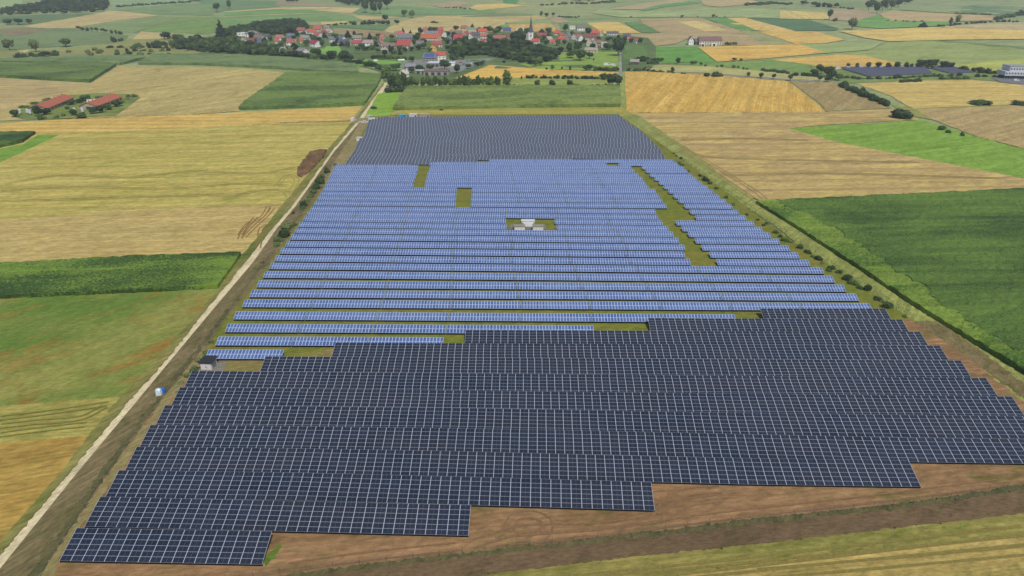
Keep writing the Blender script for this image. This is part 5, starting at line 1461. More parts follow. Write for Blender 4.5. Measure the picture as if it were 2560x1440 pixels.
H(1270, 106, 13, CRM, (182, 100, 88), 'steep red gable at the right end of the great farmhouse', 80, wh=6, rh=5)
H(1267, 82, 20, GRW, (92, 104, 140), 'blue solar roofed hall at the upper village edge', 0, solar=True, wh=4)
flat_hall(1301, 79, 20, WHT, (226, 228, 222), 'long white flat hall at the field edge above the church', 10, 3.6)
H(1322, 104, 18, CRM, (200, 88, 72), 'church nave hall with a red roof, directly left of the tower', 60, depth=11, wh=6.5, rh=6, name='church_nave', cat='church nave')
H(1340, 113, 22, WHT, (206, 84, 64), 'white gabled house with an orange-red roof below the church tower', -14, wh=4.6)
H(1355, 98, 28, CRM, (164, 84, 84), 'long house with a dark wine-red roof right of the church', -6, depth=12)
H(1372, 110, 20, CRM, (186, 168, 144), 'cream timbered farmhouse right of the church', 32, wh=6)
H(1384, 112, 16, CRM, (208, 96, 84), 'small house with a salmon red roof below the timbered farmhouse', -20, wh=3)
H(1393, 91, 16, CRM, (216, 98, 56), 'house with an orange roof right of the wine-red roof', -20)
H(1403, 97, 12, CRM, (180, 96, 82), 'small red-brown roof below the orange roof', 10)
H(1403, 105, 16, CRM, (214, 82, 66), 'low house with a bright red roof left of the big grey roof', 0, wh=3)
H(1420, 103, 20, GRW, (146, 140, 134), 'tall barn with a big weathered grey roof right of the church', 75, depth=13, wh=6, rh=6, name='barn', cat='barn')
flat_hall(1431, 74, 14, WHT, (236, 236, 236), 'white modern box house on the rise above the village', 8, 5, win=2, name='modern_house', cat='house')
H(1452, 78, 22, WHT, (128, 118, 122), 'white house with a purple-grey roof on the rise', 10, wh=5)
H(1438, 101, 12, WHT, (190, 60, 96), 'white gabled house with a magenta roof right of the church', 55, wh=6)
H(1449, 105, 18, WHT, (160, 130, 120), 'white gabled house in front of the brown long roof', -45, wh=6)
H(1474, 103, 44, CRM, (130, 90, 80), 'long farm building with a dark brown roof at the right', -3, depth=12, wh=5, rh=4.5)
H(1488, 91, 22, CRM, (212, 92, 66), 'house with an orange-red roof at the upper right village edge', -8)
H(1505, 92, 9, CRM, (170, 160, 140), 'cream gable beside the orange-red roof at the upper right', 80)
H(1475, 117, 18, CRM, (172, 136, 118), 'timbered cream gable in the right farm group', 80, wh=6, rh=5)
H(1490, 119, 16, CRM, (156, 120, 106), 'second timbered gable right of the first in the farm group', 75, wh=5.5, rh=5)
H(1500, 117, 16, CRM, (160, 112, 98), 'brown roofed farm wing left of the cream cube', -20, wh=5)
flat_hall(1510, 120, 14, (224, 218, 196), (208, 204, 190), 'bright cream cube building at the right end of the farm group', 10, 6.5, doors=0, win=2)
H(1480, 133, 36, CRM, (176, 162, 144), 'low cream hall with a pale roof in front of the farm group', -14, wh=3.5, rh=2.5, depth=13, name='farm_hall', cat='hall')
H(1532, 90, 28, WHT, (112, 98, 104), 'white bungalow with a dark purple-grey roof at the gold field', 0, wh=3.8, rh=2.6)
H(1568, 99, 16, WHT, (92, 98, 120), 'small white house with a slate blue roof behind the very large tree', 0)
H(1577, 108, 13, CRM, (190, 82, 72), 'small red-roofed house right of the very large tree', -20)
H(1590, 110, 9, WHT, (164, 92, 78), 'rightmost small house of the village by the maize plot', 30, wh=3.4)
H(1588, 163, 24, (110, 100, 88), (160, 156, 144), 'brown field shed with a pale roof right of the village road', -10, wh=3.6, rh=2.4, win=False)
# church tower
def church_tower():
    p = gp(1327, 109); m = mpp(p)
    o = empty('church_tower', (p.x, p.y + 3, terr(p.x, p.y) - .1)); tag(o, 'white church tower with a tall thin dark spire', 'church tower')
    w = 3.4; wh = 27 * m
    c = MB(); c.box(-w, w, -w, w, 0, wh); link('wall', c.mesh('wall', [bmat('wall', WHT)]), o)
    top = 66 * m
    prof = [(w * 1.12, wh), (w * .72, wh + (top - wh) * .22), (w * .45, wh + (top - wh) * .45), (0.5, wh + (top - wh) * .8), (0.08, top)]
    v = []; f = []
    for k, (r_, z) in enumerate(prof):
        for j in range(8):
            a = math.pi / 8 + j * math.pi / 4; rr_ = r_ / math.cos(math.pi / 8) if k else r_ * 1.15
            v.append((rr_ * math.cos(a), rr_ * math.sin(a), z))
    for k in range(len(prof) - 1):
        for j in range(8): f.append((k * 8 + j, k * 8 + (j + 1) % 8, k * 8 + 8 + (j + 1) % 8, k * 8 + 8 + j))
    f.append(tuple(reversed(range(8))))
    sp = link('spire', mesh('spire', v, f, [bmat('roof', (92, 104, 104))]), o)
    c = MB(); c.tube((0, 0, top - .3), (0, 0, top + 2.2), .1); c.box(-.6, .6, -.08, .08, top + 1.2, top + 1.4); link('cross', c.mesh('cross', [m_steel]), sp)
    for z in (wh * .3, wh * .55, wh * .82):
        for a in (0, 1, 2, 3):
            t = a * math.pi / 2
            link('window', WINS, o, (math.sin(t) * (w + .02), -math.cos(t) * (w + .02), z), t)
    c = MB(); c.tube((0, -w - .03, wh * .7), (0, -w - .12, wh * .7), 1.0, seg=20); link('clock_face', c.mesh('clock_face', [bmat('wall', (70, 74, 84))]), o)
church_tower()
# farm on the upper right
H(1729, 113, 15, WHT, (150, 120, 112), 'white two-storey farmhouse at the left end of the lone farm', 84, depth=13, wh=6.5, rh=4)
H(1776, 113, 56, CRM, (136, 104, 98), 'long cream barn with a brown roof of the lone farm on the right', 0, depth=16, wh=6, rh=4.5, name='barn', cat='barn')
H(1744, 112, 12, (110, 100, 96), (120, 104, 100), 'dark wooden link shed between farmhouse and long barn', 0, wh=4, win=False)
flat_hall(1757, 116, 9, WHT, WHT, 'small white garage in front of the lone farm barn', 6, 3, doors=1, name='garage', cat='garage')
flat_hall(1785, 115.5, 13, WHT, WHT, 'wide white garage in front of the lone farm barn', 6, 3.2, doors=1, name='garage', cat='garage')
belt([(1812, 112), (1840, 112)], 5, (7, 10), (5, 9), ['olive', 'gbush'], 'pale bush beside the lone farm barn', 'bushes beside the lone farm', 1, 60)
# office building on the right edge
def office():
    p = gp(2543, 199); m = mpp(p)
    o = empty('office_building', (p.x + 3, p.y + 9, -.0), R(-10)); tag(o, 'white modern office building with rows of windows at the right edge', 'building')
    w = 34 * m; d = 9
    for k, (z0, z1, x0, x1) in enumerate([(3.4, 7.4, -w * 1.0, w * 1.9), (7.41, 11.6, -w * .72, w * 1.9)]):
        c = MB(); c.box(x0, x1, -d + k * 1.2, d, z0, z1); link('storey', c.mesh('storey', [bmat('wall', (206, 212, 220))]), o)
        n = int((x1 - x0) / 2.4)
        for i in range(n): link('window', WIN, o, (x0 + (i + .5) * (x1 - x0) / n, -d + k * 1.2 - .03, z0 + 1.4))
    c = MB(); c.box(-w * .6, w * 1.9, -d + 2, d, 0, 3.39); link('ground_floor', c.mesh('ground_floor', [bmat('wall', (90, 96, 104))]), o)
    c = MB(); c.box(-w * .74, w * 1.92, -d + 1, d + .2, 11.61, 12.1); link('roof', c.mesh('roof', [bmat('roof', (150, 156, 166))]), o)
    for x_ in (-w * .95, -w * .8):
        c = MB(); c.tube((x_, -d + .6, 0), (x_, -d + .6, 3.4), .2); link('column', c.mesh('column', [m_steel]), o)
office()
sheet('car_park', [(2478, 196), (2600, 193), (2600, 218), (2560, 214), (2500, 206)], field_mat('asphalt', (112, 116, 122), (124, 126, 130), 0, patch=.1, streak=False))

# ------------------------------------------------------------------ left poultry farm: two long barns, silos
sheet('meadow', [(30, 292), (60, 268), (160, 240), (250, 234), (345, 238), (350, 246), (290, 290), (170, 298), (60, 300)], fmat((122, 138, 74), (134, 144, 84), 0.1, 0, (104, 122, 66)))
def long_barn(xa, ya, xb, yb, wd, label):
    a, b = gp(xa, ya), gp(xb, yb)
    d = b - a; L = d.length; c = (a + b) / 2
    o = empty('barn', (c.x, c.y, 0), math.atan2(d.y, d.x)); tag(o, label, 'barn')
    l, h, wh, rh = L / 2, wd / 2, 3.2, 2.6
    link('wall', mesh('wall', [(-l, -h, 0), (l, -h, 0), (l, h, 0), (-l, h, 0), (-l, -h, wh), (l, -h, wh), (l, h, wh), (-l, h, wh), (-l, 0, wh + rh), (l, 0, wh + rh)],
                      [(0, 1, 5, 4), (1, 2, 6, 9, 5), (2, 3, 7, 6), (3, 0, 4, 8, 7)], [bmat('wall', (176, 168, 150))]), o)
    rv = []
    for dz in (0.03, .25):
        rv += [(-l - .5, -h - .6, wh - .28 + dz), (l + .5, -h - .6, wh - .28 + dz), (l + .5, 0, wh + rh + dz), (-l - .5, 0, wh + rh + dz), (l + .5, h + .6, wh - .28 + dz), (-l - .5, h + .6, wh - .28 + dz)]
    ro = link('roof', mesh('roof', rv, [(6, 7, 8, 9), (9, 8, 10, 11), (3, 2, 1, 0), (5, 4, 2, 3), (0, 1, 7, 6), (4, 5, 11, 10), (1, 2, 8, 7), (2, 4, 10, 8), (5, 3, 9, 11), (3, 0, 6, 9)], [bmat('roof', (190, 104, 76))]), o)
    for i in range(7):
        c = MB(); c.tube((0, 0, 0), (0, 0, 1.1), .35); link('ridge_vent', c.mesh('ridge_vent', [m_steel]), ro, (-l + L * (i + .5) / 7, 0, wh + rh + .1))
    for i in range(8): link('window', WIN, o, (-l + L * (i + .5) / 8, -h - .03, 1.3))
    c = MB(); c.box(-1.5, 1.5, -.05, .05, 0, 2.8); link('gate', c.mesh('gate', [m_door]), o, (-l - .04, 0, 0), R(90))
long_barn(96, 282, 164, 254, 13, 'long red-roofed poultry barn on the left of the barn farm')
long_barn(222, 276, 286, 252, 13, 'long red-roofed poultry barn on the right of the barn farm')
def silo(x, y, label):
    p = gp(x, y); o = empty('feed_silo', p); tag(o, label, 'silo', None)
    m = mpp(p); h = 15 * m; r_ = 3.3 * m
    c = MB(); c.tube((0, 0, h * .35), (0, 0, h * .88), r_, r_, 16); link('tank', c.mesh('tank', [bmat('metal_white', (208, 212, 216))]), o)
    c = MB(); c.tube((0, 0, h * .881), (0, 0, h), r_ * 1.02, r_ * .2, 16); link('lid', c.mesh('lid', [bmat('metal_white', (190, 194, 198))]), o)
    c = MB(); c.tube((0, 0, h * .14), (0, 0, h * .349), r_ * .2, r_, 16); link('funnel', c.mesh('funnel', [bmat('metal_white', (196, 200, 204))]), o)
    for k in range(4):
        t = k * math.pi / 2 + .7
        c = MB(); c.tube((r_ * .9 * math.cos(t), r_ * .9 * math.sin(t), 0), (r_ * .9 * math.cos(t), r_ * .9 * math.sin(t), h * .36), .1); link('leg', c.mesh('leg', [m_steel]), o)
silo(52, 288, 'leftmost white feed silo, at the end of the left barn')
silo(71, 287, 'white feed silo in front of the left barn, right of the leftmost')
silo(77, 289, 'white feed silo half behind the dark tree at the left barn')
silo(188, 284, 'white feed silo standing between the two long barns')
silo(208, 284, 'white feed silo at the end of the right barn')
H(222, 266, 18, CRM, (196, 190, 178), 'pale annex at the left end of the right poultry barn', 24, wh=3, rh=1.5, win=False)
for x, y, w, h, k in [(40, 294, 22, 20, 'dark'), (97, 292, 28, 28, 'dark'), (118, 288, 24, 18, 'dark'), (84, 278, 18, 10, 'gbush'), (104, 299, 20, 12, 'gbush'), (142, 296, 16, 8, 'gbush'), (158, 292, 14, 8, 'obush'),
                      (180, 263, 24, 14, 'round'), (215, 254, 26, 18, 'round'), (200, 258, 20, 12, 'round'), (184, 290, 22, 18, 'dark'), (205, 296, 26, 14, 'round'), (236, 286, 20, 20, 'dark'), (252, 284, 22, 20, 'dark'), (272, 276, 22, 16, 'dark'), (292, 268, 28, 18, 'dark'), (168, 274, 14, 8, 'gbush'),
                      (322, 244, 14, 8, 'gbush'), (338, 244, 14, 9, 'obush'), (305, 258, 16, 7, 'obush'), (318, 250, 14, 6, 'obush'), (62, 270, 24, 7, 'gbush'), (90, 262, 22, 7, 'gbush'), (120, 252, 22, 7, 'gbush'), (250, 246, 20, 6, 'gbush')]:
    tree(x, y, w, h, k, 'tree or bush standing round the two long red-roofed barns', 'trees and bushes round the two red-roofed barns')

# ------------------------------------------------------------------ small things on the site
def transformer_hut(x, y, w, label):
    p = gp(x, y); m = mpp(p); L = w * m
    o = empty('transformer_hut', (p.x, p.y + 1.6, 0), R(-2)); tag(o, label, 'transformer hut')
    l, d, h = L / 2, 1.6, 2.5
    c = MB(); c.box(-l, l, -d, d, 0, h); link('body', c.mesh('body', [bmat('wall', (196, 198, 196))]), o)
    c = MB(); c.box(-l - .3, l + .3, -d - .3, d + .3, h + .003, h + .32); link('roof', c.mesh('roof', [bmat('roofing', (46, 48, 50))]), o)
    for s in (-1, 1):
        c = MB(); c.box(-l * .44, l * .44, -.04, .04, 0, 2.0)
        dd = link('door', c.mesh('door', [bmat('painted_steel', (222, 222, 220))]), o, (s * l * .46, -d - .045, .2))
        c = MB(); c.box(-.04, .04, -.1, -.041, .9, 1.15); link('handle', c.mesh('handle', [m_win]), dd, (-s * l * .36, 0, 0))
    c = MB()
    for k in range(9): c.box(-d * .6, d * .6, -.05, .03, .4 + k * .18, .5 + k * .18)
    link('louvre', c.mesh('louvre', [bmat('painted_steel', (130, 134, 136))]), o, (l + .05, 0, 0), R(90))
transformer_hut(518, 928, 28, 'white transformer hut with a dark flat roof on grey gravel')
def kiosk(x, y, w, label, h=2.6, col=WHT, rc=(200, 198, 190), d=1.4, yaw=0):
    p = gp(x, y); m = mpp(p); L = w * m
    o = empty('station_cabin', (p.x, p.y + d, 0), R(yaw)); tag(o, label, 'cabin')
    c = MB(); c.box(-L / 2, L / 2, -d, d, .15, h); link('body', c.mesh('body', [bmat('wall', col)]), o)
    c = MB(); c.box(-L / 2 - .2, L / 2 + .2, -d - .2, d + .2, h + .003, h + .22); link('roof', c.mesh('roof', [bmat('roofing', rc)]), o)
    n = max(2, int(L / 2.2))
    for i in range(n):
        c = MB(); c.box(-.42 * L / n, .42 * L / n, -.03, .03, 0, h - .35); link('door', c.mesh('door', [bmat('painted_steel', (226, 226, 224))]), o, (-L / 2 + L * (i + .5) / n, -d - .035, .2))
    return o
kiosk(1320, 560, 32, 'white station cabin at the back of the clearing', 1.25, d=.9, rc=(214, 216, 224))
kiosk(1299, 579, 26, 'white station cabin with a brown-grey roof, front left in the clearing', 2.1, d=1.1, rc=(150, 142, 126))
kiosk(1345, 579, 26, 'white station cabin with a brown-grey roof, front right in the clearing', 2.1, d=1.1, rc=(150, 142, 126))
sheet('concrete_pad', [(1308, 558), (1334, 558), (1332, 570), (1310, 570)], bmat('wall', (200, 202, 200)))
sheet('concrete_pad', [(1276, 563), (1308, 563), (1308, 576), (1272, 576)], m_gravel)
sheet('concrete_pad', [(1332, 563), (1363, 563), (1366, 576), (1332, 576)], m_gravel)
kiosk(898, 354, 13, 'small white kiosk at the left end of the far dark rows', 2.2)

# blue and white tarpaulin-covered pallets
def tarp(x, y, w, h, col, label):
    p = gp(x, y); m = mpp(p); W, Hh = w * m, h * m * .8
    r = random.Random(int(x)); v = []; f = []
    n = 12
    for k, (z, s) in enumerate([(0, 1.1), (.3, 1.04), (.7, .98), (.93, .9), (1.0, .7), (1.02, .3)]):
        for j in range(n):
            t = 2 * math.pi * j / n
            sq = 1 / max(abs(math.cos(t)), abs(math.sin(t))) ** .7
            q = s * sq * W / 2 * r.uniform(.9, 1.08)
            v.append((q * math.cos(t), q * .8 * math.sin(t), z * Hh + r.uniform(-.05, .05)))
    for k in range(5):
        for j in range(n): f.append((k * n + j, k * n + (j + 1) % n, k * n + n + (j + 1) % n, k * n + n + j))
    f.append(tuple(5 * n + j for j in range(n)))
    o = link('tarpaulin_pile', mesh('tarpaulin_pile', v, f, [plain('plastic_sheet', col, .35, .5)]), None, p)
    tag(o, label, 'tarpaulin')
tarp(399, 990, 14, 26, (214, 228, 240), 'white plastic-wrapped pile beside the gravel road')
tarp(410, 986, 10, 24, (44, 112, 206), 'blue plastic-wrapped pile right of the white one')
# spoil heap
def mound(pts, h, mat, label):
    W = [gp(*q) for q in subdiv_px(pts, 10)]
    v2, f = triangulate([(p.x, p.y) for p in W], 1.0)
    r = random.Random(3); v = []
    for q in v2:
        dmin = min((Vector((p.x, p.y)) - q).length for p in W)
        v.append((q.x, q.y, -.05 + h * min(1, dmin / 3.2) ** .8 * (1 + r.uniform(-.22, .22)) if dmin > .05 else -.05))
    o = link('earth_heap', mesh('earth_heap', v, f, [mat])); tag(o, label, 'earth heap')
mound([(742, 440), (745, 420), (762, 400), (775, 382), (795, 376), (818, 376), (812, 392), (796, 410), (786, 422), (770, 436), (752, 446)], 1.7, field_mat('loose_brown_soil', (104, 82, 60), (126, 100, 76), .4, patch=.2, fine=1.5, c3=(88, 70, 52)), 'heap of dug brown earth left of the gravel road')
# foil bales
def foil(xa, ya, xb, yb, label, hh=1.6):
    a, b = gp(xa, ya), gp(xb, yb); c = MB(); c.tube(a + Vector((0, 0, hh * .5)), b + Vector((0, 0, hh * .5)), hh * .8, seg=12)
    o = link('foil_bale_row', c.mesh('foil_bale_row', [bmat('metal_white', (226, 232, 228))])); tag(o, label, 'foil bales')
foil(935, 153.5, 944, 153.8, 'short white foil-wrapped bale row on the meadow, left one')
foil(995, 152.6, 1011, 151.6, 'longer white foil-wrapped bale row on the meadow, right one')

# ------------------------------------------------------------------ vehicles
m_tyre = plain('tyre_rubber', (34, 34, 36), .9, .1)
def vehicle(name, x, y, yaw, L, W, Hh, col, label, cat, van=True, scale=1.0):
    p = gp(x, y)
    o = empty(name, p, R(yaw)); tag(o, label, cat); o.scale = (scale,) * 3
    paint = plain('car_paint', col, .3, .5, vary=.03)
    h0 = .35
    if van: prof = [(-L / 2, h0), (-L / 2, Hh * .97), (-L / 2 + .15, Hh), (L * .26, Hh), (L * .38, Hh * .6), (L * .49, Hh * .5), (L / 2, h0)]
    else: prof = [(-L / 2, h0), (-L / 2, Hh * .62), (-L * .42, Hh * .68), (-L * .3, Hh), (L * .1, Hh), (L * .24, Hh * .66), (L * .47, Hh * .56), (L / 2, h0)]
    v = [(px_, s * W / 2 * (.93 if pz > Hh * .9 else 1), pz) for s in (-1, 1) for px_, pz in prof]
    n = len(prof); f = [tuple(reversed(range(n))), tuple(range(n, 2 * n))] + [(i, (i + 1) % n, n + (i + 1) % n, n + i) for i in range(n)]
    link('body', mesh('body', v, f, [paint]), o)
    c = MB(); zz = Hh * .62; c.box(L * (-.25 if not van else .02), L * (.08 if not van else .24), -W / 2 - .02, W / 2 + .02, zz, Hh * .9); link('side_window', c.mesh('side_window', [m_win]), o)
    c = MB(); x0_, z0_, x1_, z1_ = (L * .27, Hh * .95, L * .385, Hh * .62) if van else (L * .11, Hh * .97, L * .245, Hh * .69)
    c.quad([(x0_ + .03, -W * .44, z0_), (x0_ + .03, W * .44, z0_), (x1_ + .03, W * .44, z1_), (x1_ + .03, -W * .44, z1_)]); link('windscreen', c.mesh('windscreen', [m_win]), o)
    for a in (-.32, .32):
        for s in (-1, 1):
            c = MB(); c.tube((0, -.11, 0), (0, .11, 0), .36, seg=14); w_ = link('wheel', c.mesh('wheel', [m_tyre]), o, (L * a, s * (W / 2 - .06), .36))
    for s in (-1, 1):
        c = MB(); c.box(-.03, .03, -.16, .16, -.1, .1); link('headlight', c.mesh('headlight', [bmat('metal_white', (224, 224, 214))]), o, (L / 2 + .02, s * W * .33, .7))
vehicle('van', 884, 303, 80, 6.2, 2.1, 2.7, (226, 218, 224), 'white van parked lengthwise left of the gravel road', 'van')
vehicle('parked_car', 903, 308.5, 5, 4.4, 1.85, 1.5, (208, 200, 214), 'silver car parked at the corner of the far dark rows, left one', 'car', van=False)
vehicle('parked_car', 913, 307.5, 8, 4.4, 1.85, 1.6, (226, 220, 226), 'white car parked at the corner of the far dark rows, right one', 'car', van=False)
vehicle('van', 927, 297, -20, 5.6, 2.0, 2.4, (190, 198, 190), 'pale grey van parked behind the white pickup', 'van')
vehicle('pickup', 932, 304, -12, 5.8, 2.0, 2.2, (222, 224, 206), 'cream white pickup beside the far dark rows', 'pickup')
vehicle('tractor', 1007, 296, 10, 6.0, 2.4, 2.6, (52, 150, 214), 'bright blue covered machine behind the far dark rows', 'machine')
def container(x, y, w, h, d, col, label, name='site_container'):
    p = gp(x, y); m = mpp(p); L = w * m; Hh = h
    o = empty(name, (p.x, p.y + d / 2, 0)); tag(o, label, 'container')
    c = MB(); c.box(-L / 2, L / 2, -d / 2, d / 2, .2, Hh); link('body', c.mesh('body', [bmat('wall', col)]), o)
    c = MB()
    for k in range(int(L / .5)): c.box(-L / 2 + k * .5 + .1, -L / 2 + k * .5 + .3, -d / 2 - .04, -d / 2 + .01, .3, Hh - .1)
    link('corrugation', c.mesh('corrugation', [bmat('wall', col)]), o)
    c = MB(); c.box(-.45, .45, -.05, .05, 0, 2.0); link('door', c.mesh('door', [m_win]), o, (L * .3, -d / 2 - .06, .25))
    c = MB(); c.box(-L / 2 - .1, L / 2 + .1, -d / 2 - .1, d / 2 + .1, Hh + .003, Hh + .15); link('roof', c.mesh('roof', [bmat('wall', lite(col, 1.06))]), o)
container(1033, 296, 20, 2.9, 2.6, (206, 204, 216), 'white site trailer between the blue machine and the beige container')
container(1062, 297, 26, 3.2, 2.8, (176, 164, 150), 'long beige site container at the far edge of the field')
vehicle('tractor', 966, 300, 60, 3.4, 1.8, 2.4, (74, 80, 84), 'dark small machine standing on the bare ground behind the far rows', 'machine')
vehicle('tractor', 1104, 277, 0, 3.2, 1.6, 1.6, (44, 44, 46), 'small black vehicle on the grass strip before the long maize', 'machine', van=False)
vehicle('trailer_van', 1519, 164, 0, 9, 2.6, 3.0, (226, 226, 214), 'white trailer parked on the green left of the village road', 'trailer')
vehicle('van', 1534, 165, 0, 4.8, 2.2, 2.4, (230, 230, 226), 'small white van right of the trailer near the village road', 'van')
for i, (x, y, c_) in enumerate([(1152, 158, (168, 60, 60)), (1160, 162, (90, 96, 104)), (1178, 160, (196, 198, 200)), (1190, 157, (210, 210, 212)), (1146, 166, (60, 74, 120)), (1168, 154, (120, 124, 128)), (1200, 154, (206, 206, 206)), (1196, 161, (180, 184, 190)), (1210, 158, (150, 152, 156))]):
    vehicle('parked_car', x, y, 20 + i * 40, 4.4, 1.85, 1.5, c_, ['dark red', 'dark grey', 'light silver', 'white', 'dark blue', 'mid grey', 'pale white', 'pale silver', 'grey'][i] + ' car on the car park below the grove, ' + ['by the white hall', 'front row left', 'front row middle', 'between silver cars', 'nearest the farmyard', 'back row left', 'farthest right at the back', 'front row right', 'at the right hedge'][i], 'car', van=False)
vehicle('van', 2540, 203, -10, 5, 2, 2.2, (224, 224, 226), 'white van parked before the office building', 'van')

# ------------------------------------------------------------------ solar park in the purple distance
m_pur = panel_mat('purple_panel', (66, 70, 86), (76, 78, 94), (112, 114, 126), 0.05, 0.05, 6, 6, False, 0.04, 0.35, 0.3)
def far_array(pts, rows, group):
    """low rows of modules filling a photo quadrilateral: far-left, far-right, near-right, near-left"""
    FL, FR, NR, NL = [gp(*q) for q in pts]
    for i in range(rows):
        t = (i + .1) / rows; t2 = (i + .92) / rows
        a, b = NL.lerp(FL, t), NR.lerp(FR, t); c, d = NR.lerp(FR, t2), NL.lerp(FL, t2)
        z0, z1 = .7, 2.4
        o = empty('solar_panel_row', (a.x, a.y, 0)); tag(o, 'row of purple-grey panels in the far solar array, %s from its front' % ordinal(i), 'solar panels', group)
        q = [Vector((a.x, a.y, z0)), Vector((b.x, b.y, z0)), Vector((c.x, c.y, z1)), Vector((d.x, d.y, z1))]
        q = [v - o.location for v in q]
        v = [tuple(k) for k in q] + [tuple(k - Vector((0, 0, .08))) for k in q]
        me = mesh('panel_table', v, [(0, 1, 2, 3), (7, 6, 5, 4), (0, 4, 5, 1), (1, 5, 6, 2), (2, 6, 7, 3), (3, 7, 4, 0)], [m_pur, m_back], [0, 1, 1, 1, 1, 1])
        uv = me.uv_layers.new(name='UVMap'); n = int((b - a).length / 2)
        for k, w in enumerate(((0, 0), (n, 0), (n, 4), (0, 4))): uv.data[k].uv = w
        link('panel_table', me, o)
        fr = MB()
        for j in range(12):
            s = q[0].lerp(q[1], (j + .5) / 12); e = q[3].lerp(q[2], (j + .5) / 12)
            fr.box(s.x - .1, s.x + .1, s.y + .3, s.y + .5, 0, z0 + .1); fr.box(e.x - .1, e.x + .1, e.y - .5, e.y - .3, 0, z1 - .3)
        link('support_frame', fr.mesh('support_frame', [m_steel]), o)
far_array([(2100, 172.5), (2305, 170.5), (2330, 186), (2170, 193)], 11, 'purple panel rows of the far array, left part')
far2 = [(2322, 171.5), (2388, 172), (2436, 183), (2372, 184.5)]
_o = ordinal
def ordinal2(i): return ordinal(i)
FL, FR, NR, NL = [gp(*q) for q in far2]
for i in range(6):
    t = (i + .1) / 6; t2 = (i + .92) / 6
    a, b = NL.lerp(FL, t), NR.lerp(FR, t); c, d = NR.lerp(FR, t2), NL.lerp(FL, t2)
    o = empty('solar_panel_row', (a.x, a.y, 0)); tag(o, 'short purple-grey row at the right of the far solar array, %s from its front' % _o(i), 'solar panels', 'purple panel rows of the far array, right part')
    q = [Vector((a.x, a.y, .7)), Vector((b.x, b.y, .7)), Vector((c.x, c.y, 2.4)), Vector((d.x, d.y, 2.4))]; q = [v - o.location for v in q]
    me = mesh('panel_table', [tuple(k) for k in q] + [tuple(k - Vector((0, 0, .08))) for k in q], [(0, 1, 2, 3), (7, 6, 5, 4), (0, 4, 5, 1), (1, 5, 6, 2), (2, 6, 7, 3), (3, 7, 4, 0)], [m_pur, m_back], [0, 1, 1, 1, 1, 1])
    uv = me.uv_layers.new(name='UVMap'); n = int((b - a).length / 2)
    for k, w in enumerate(((0, 0), (n, 0), (n, 4), (0, 4))): uv.data[k].uv = w
    link('panel_table', me, o)
for i, x in enumerate([2093, 2120, 2152, 2178, 2202, 2228, 2255, 2286, 2318, 2351, 2385]):
    kiosk(x, 173.5 - i * .25, 9, 'pale inverter cabin number %s from the left behind the purple panel rows' % ['one', 'two', 'three', 'four', 'five', 'six', 'seven', 'eight', 'nine', 'ten', 'eleven'][i], 2.8, col=(176, 178, 182), rc=(186, 188, 196))

# ------------------------------------------------------------------ fences
m_wire = plain('fence_mesh_wire', (96, 100, 96), .6, .4, .5)
m_post = plain('fence_post', (104, 104, 92), .7, .3)
def fence(line, gap, label, hh=2.0, wires=6):
    P = [gp(*q) for q in line]
    root = empty('wire_fence', P[0]); tag(root, label, 'fence')
    post = MB(); post.tube((0, 0, -.1), (0, 0, hh), .042, seg=6); pm = post.mesh('post', [m_post])
    pts = []; d = 0
    for a, b in zip(P[:-1], P[1:]):
        L = (b - a).length; n = max(1, int(L / gap))
        for k in range(n): pts.append(a.lerp(b, k / n))
    pts.append(P[-1])
    for q in pts[:100]: link('post', pm, root, q - P[0])
    if len(pts) > 100:
        r_ = MB()
        for q in pts[100:]:
            s = q - P[0]; r_.tube((s.x, s.y, -.1), (s.x, s.y, hh), .055, seg=5)
        o = link('posts', r_.mesh('posts', [m_post]), root); o['kind'] = 'stuff'
    w = MB()
    for a, b in zip(pts[:-1], pts[1:]):
        for k in range(wires):
            z = .15 + (hh - .25) * k / (wires - 1)
            w.tube(a - P[0] + Vector((0, 0, z)), b - P[0] + Vector((0, 0, z)), .012, seg=3)
    link('wire_mesh', w.mesh('wire_mesh', [m_wire]), root)
fence([(430, 1480), (700, 1438), (900, 1416), (1100, 1395), (1435, 1358), (1880, 1304), (2279, 1263), (2560, 1219), (2700, 1202)], 4.0, 'wire fence with thin posts along the tilled strip at the bottom')
fence([(100, 1450), (150, 1368), (266, 1190), (397, 1012), (460, 930), (503, 880), (571, 784), (640, 690), (700, 612), (800, 470), (836, 418)], 4.5, 'wire fence on the bank between gravel road and panels')
fence([(2700, 1075), (2560, 985), (2430, 890), (2268, 790), (2120, 692), (2000, 610), (1900, 545), (1800, 468), (1720, 412), (1660, 372), (1590, 310), (1556, 288)], 5.0, 'wire fence along the right side of the solar park', 1.8, 4)
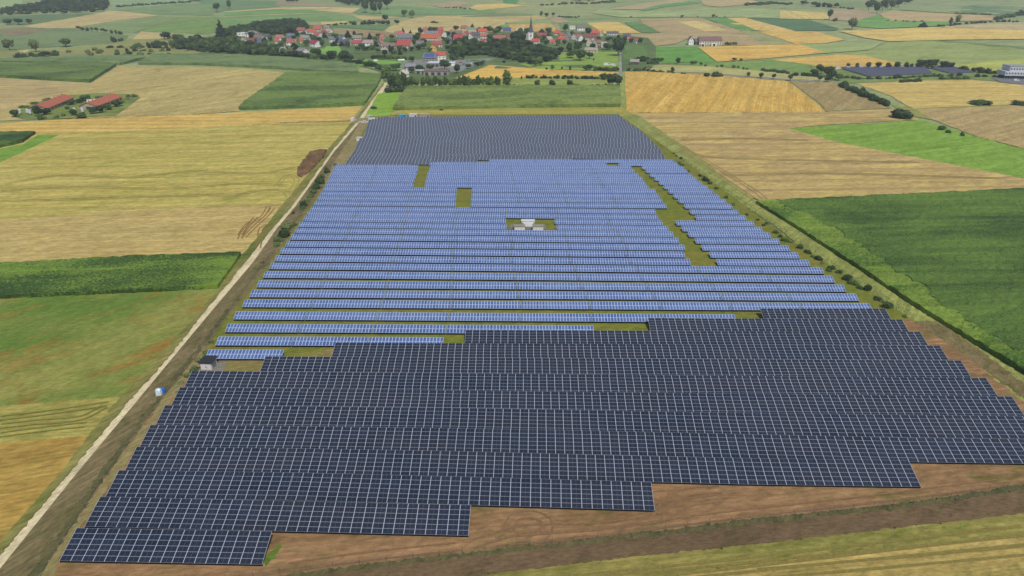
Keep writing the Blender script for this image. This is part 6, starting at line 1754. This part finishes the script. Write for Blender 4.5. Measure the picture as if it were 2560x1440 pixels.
# ------------------------------------------------------------------ garden tree labels, smallest trees merged
for o, x, y, kind in GARDEN:
    hx, hy, hl = min(HOUSES, key=lambda q: abs(q[0] - x) + 2.2 * abs(q[1] - y))
    if abs(hy - y) * 2.2 > abs(hx - x): wd = 'below' if y > hy else 'above'
    else: wd = 'right of' if x > hx else 'left of'
    w = hl.split()[:11]
    while w[-1] in ('a', 'the', 'of', 'with', 'in', 'at', 'and', 'left', 'right', 'beside', 'behind', 'between', 'to', 'red', 'grey', 'dark', 'white', 'bright', 'front', 'two', 'large', 'small', 'upper', 'long', 'cream', 'directly', 'just'): w.pop()
    o['label'] = ('%s %s the %s' % ('conifer' if kind == 'cone' else 'garden tree', wd, ' '.join(w)))
nbt = sum(1 for o in bpy.data.objects if o.name.startswith('broadleaf_tree'))
SMALL.sort(key=lambda q: q[0])
V = []; F = []; n0 = 0
for a_, o, cm, x, y in SMALL[:max(0, nbt - 296)]:
    M = Matrix.LocRotScale(o.location, o.rotation_euler, o.scale)
    for v in cm.vertices: V.append(tuple(M @ v.co))
    for q in cm.polygons: F.append(tuple(j + n0 for j in q.vertices))
    n0 = len(V)
    for ch in [c for c in bpy.data.objects if c.parent == o]: bpy.data.objects.remove(ch)
    bpy.data.objects.remove(o)
tag(link('small_trees', mesh('small_trees', V, F, [m_wood])), 'smallest of the trees scattered through village belts and groves', 'trees', None, 'stuff')
# ------------------------------------------------------------------ haze
def haze():
    m = bpy.data.materials.new('haze'); m.use_nodes = True; t = m.node_tree
    t.nodes.remove(t.nodes['Principled BSDF'])
    v = t.nodes.new('ShaderNodeVolumePrincipled'); v.inputs['Density'].default_value = HAZE; v.inputs['Color'].default_value = (.86, .92, 1.0, 1); v.inputs['Anisotropy'].default_value = 0.2
    t.links.new(v.outputs[0], t.nodes['Material Output'].inputs['Volume'])
    c = MB(); c.box(-6100, 6100, -650, 8050, -2, 112)
    o = link('haze', c.mesh('haze', [m])); tag(o, None, None, None, 'stuff')
HAZE = 0.00015
haze()
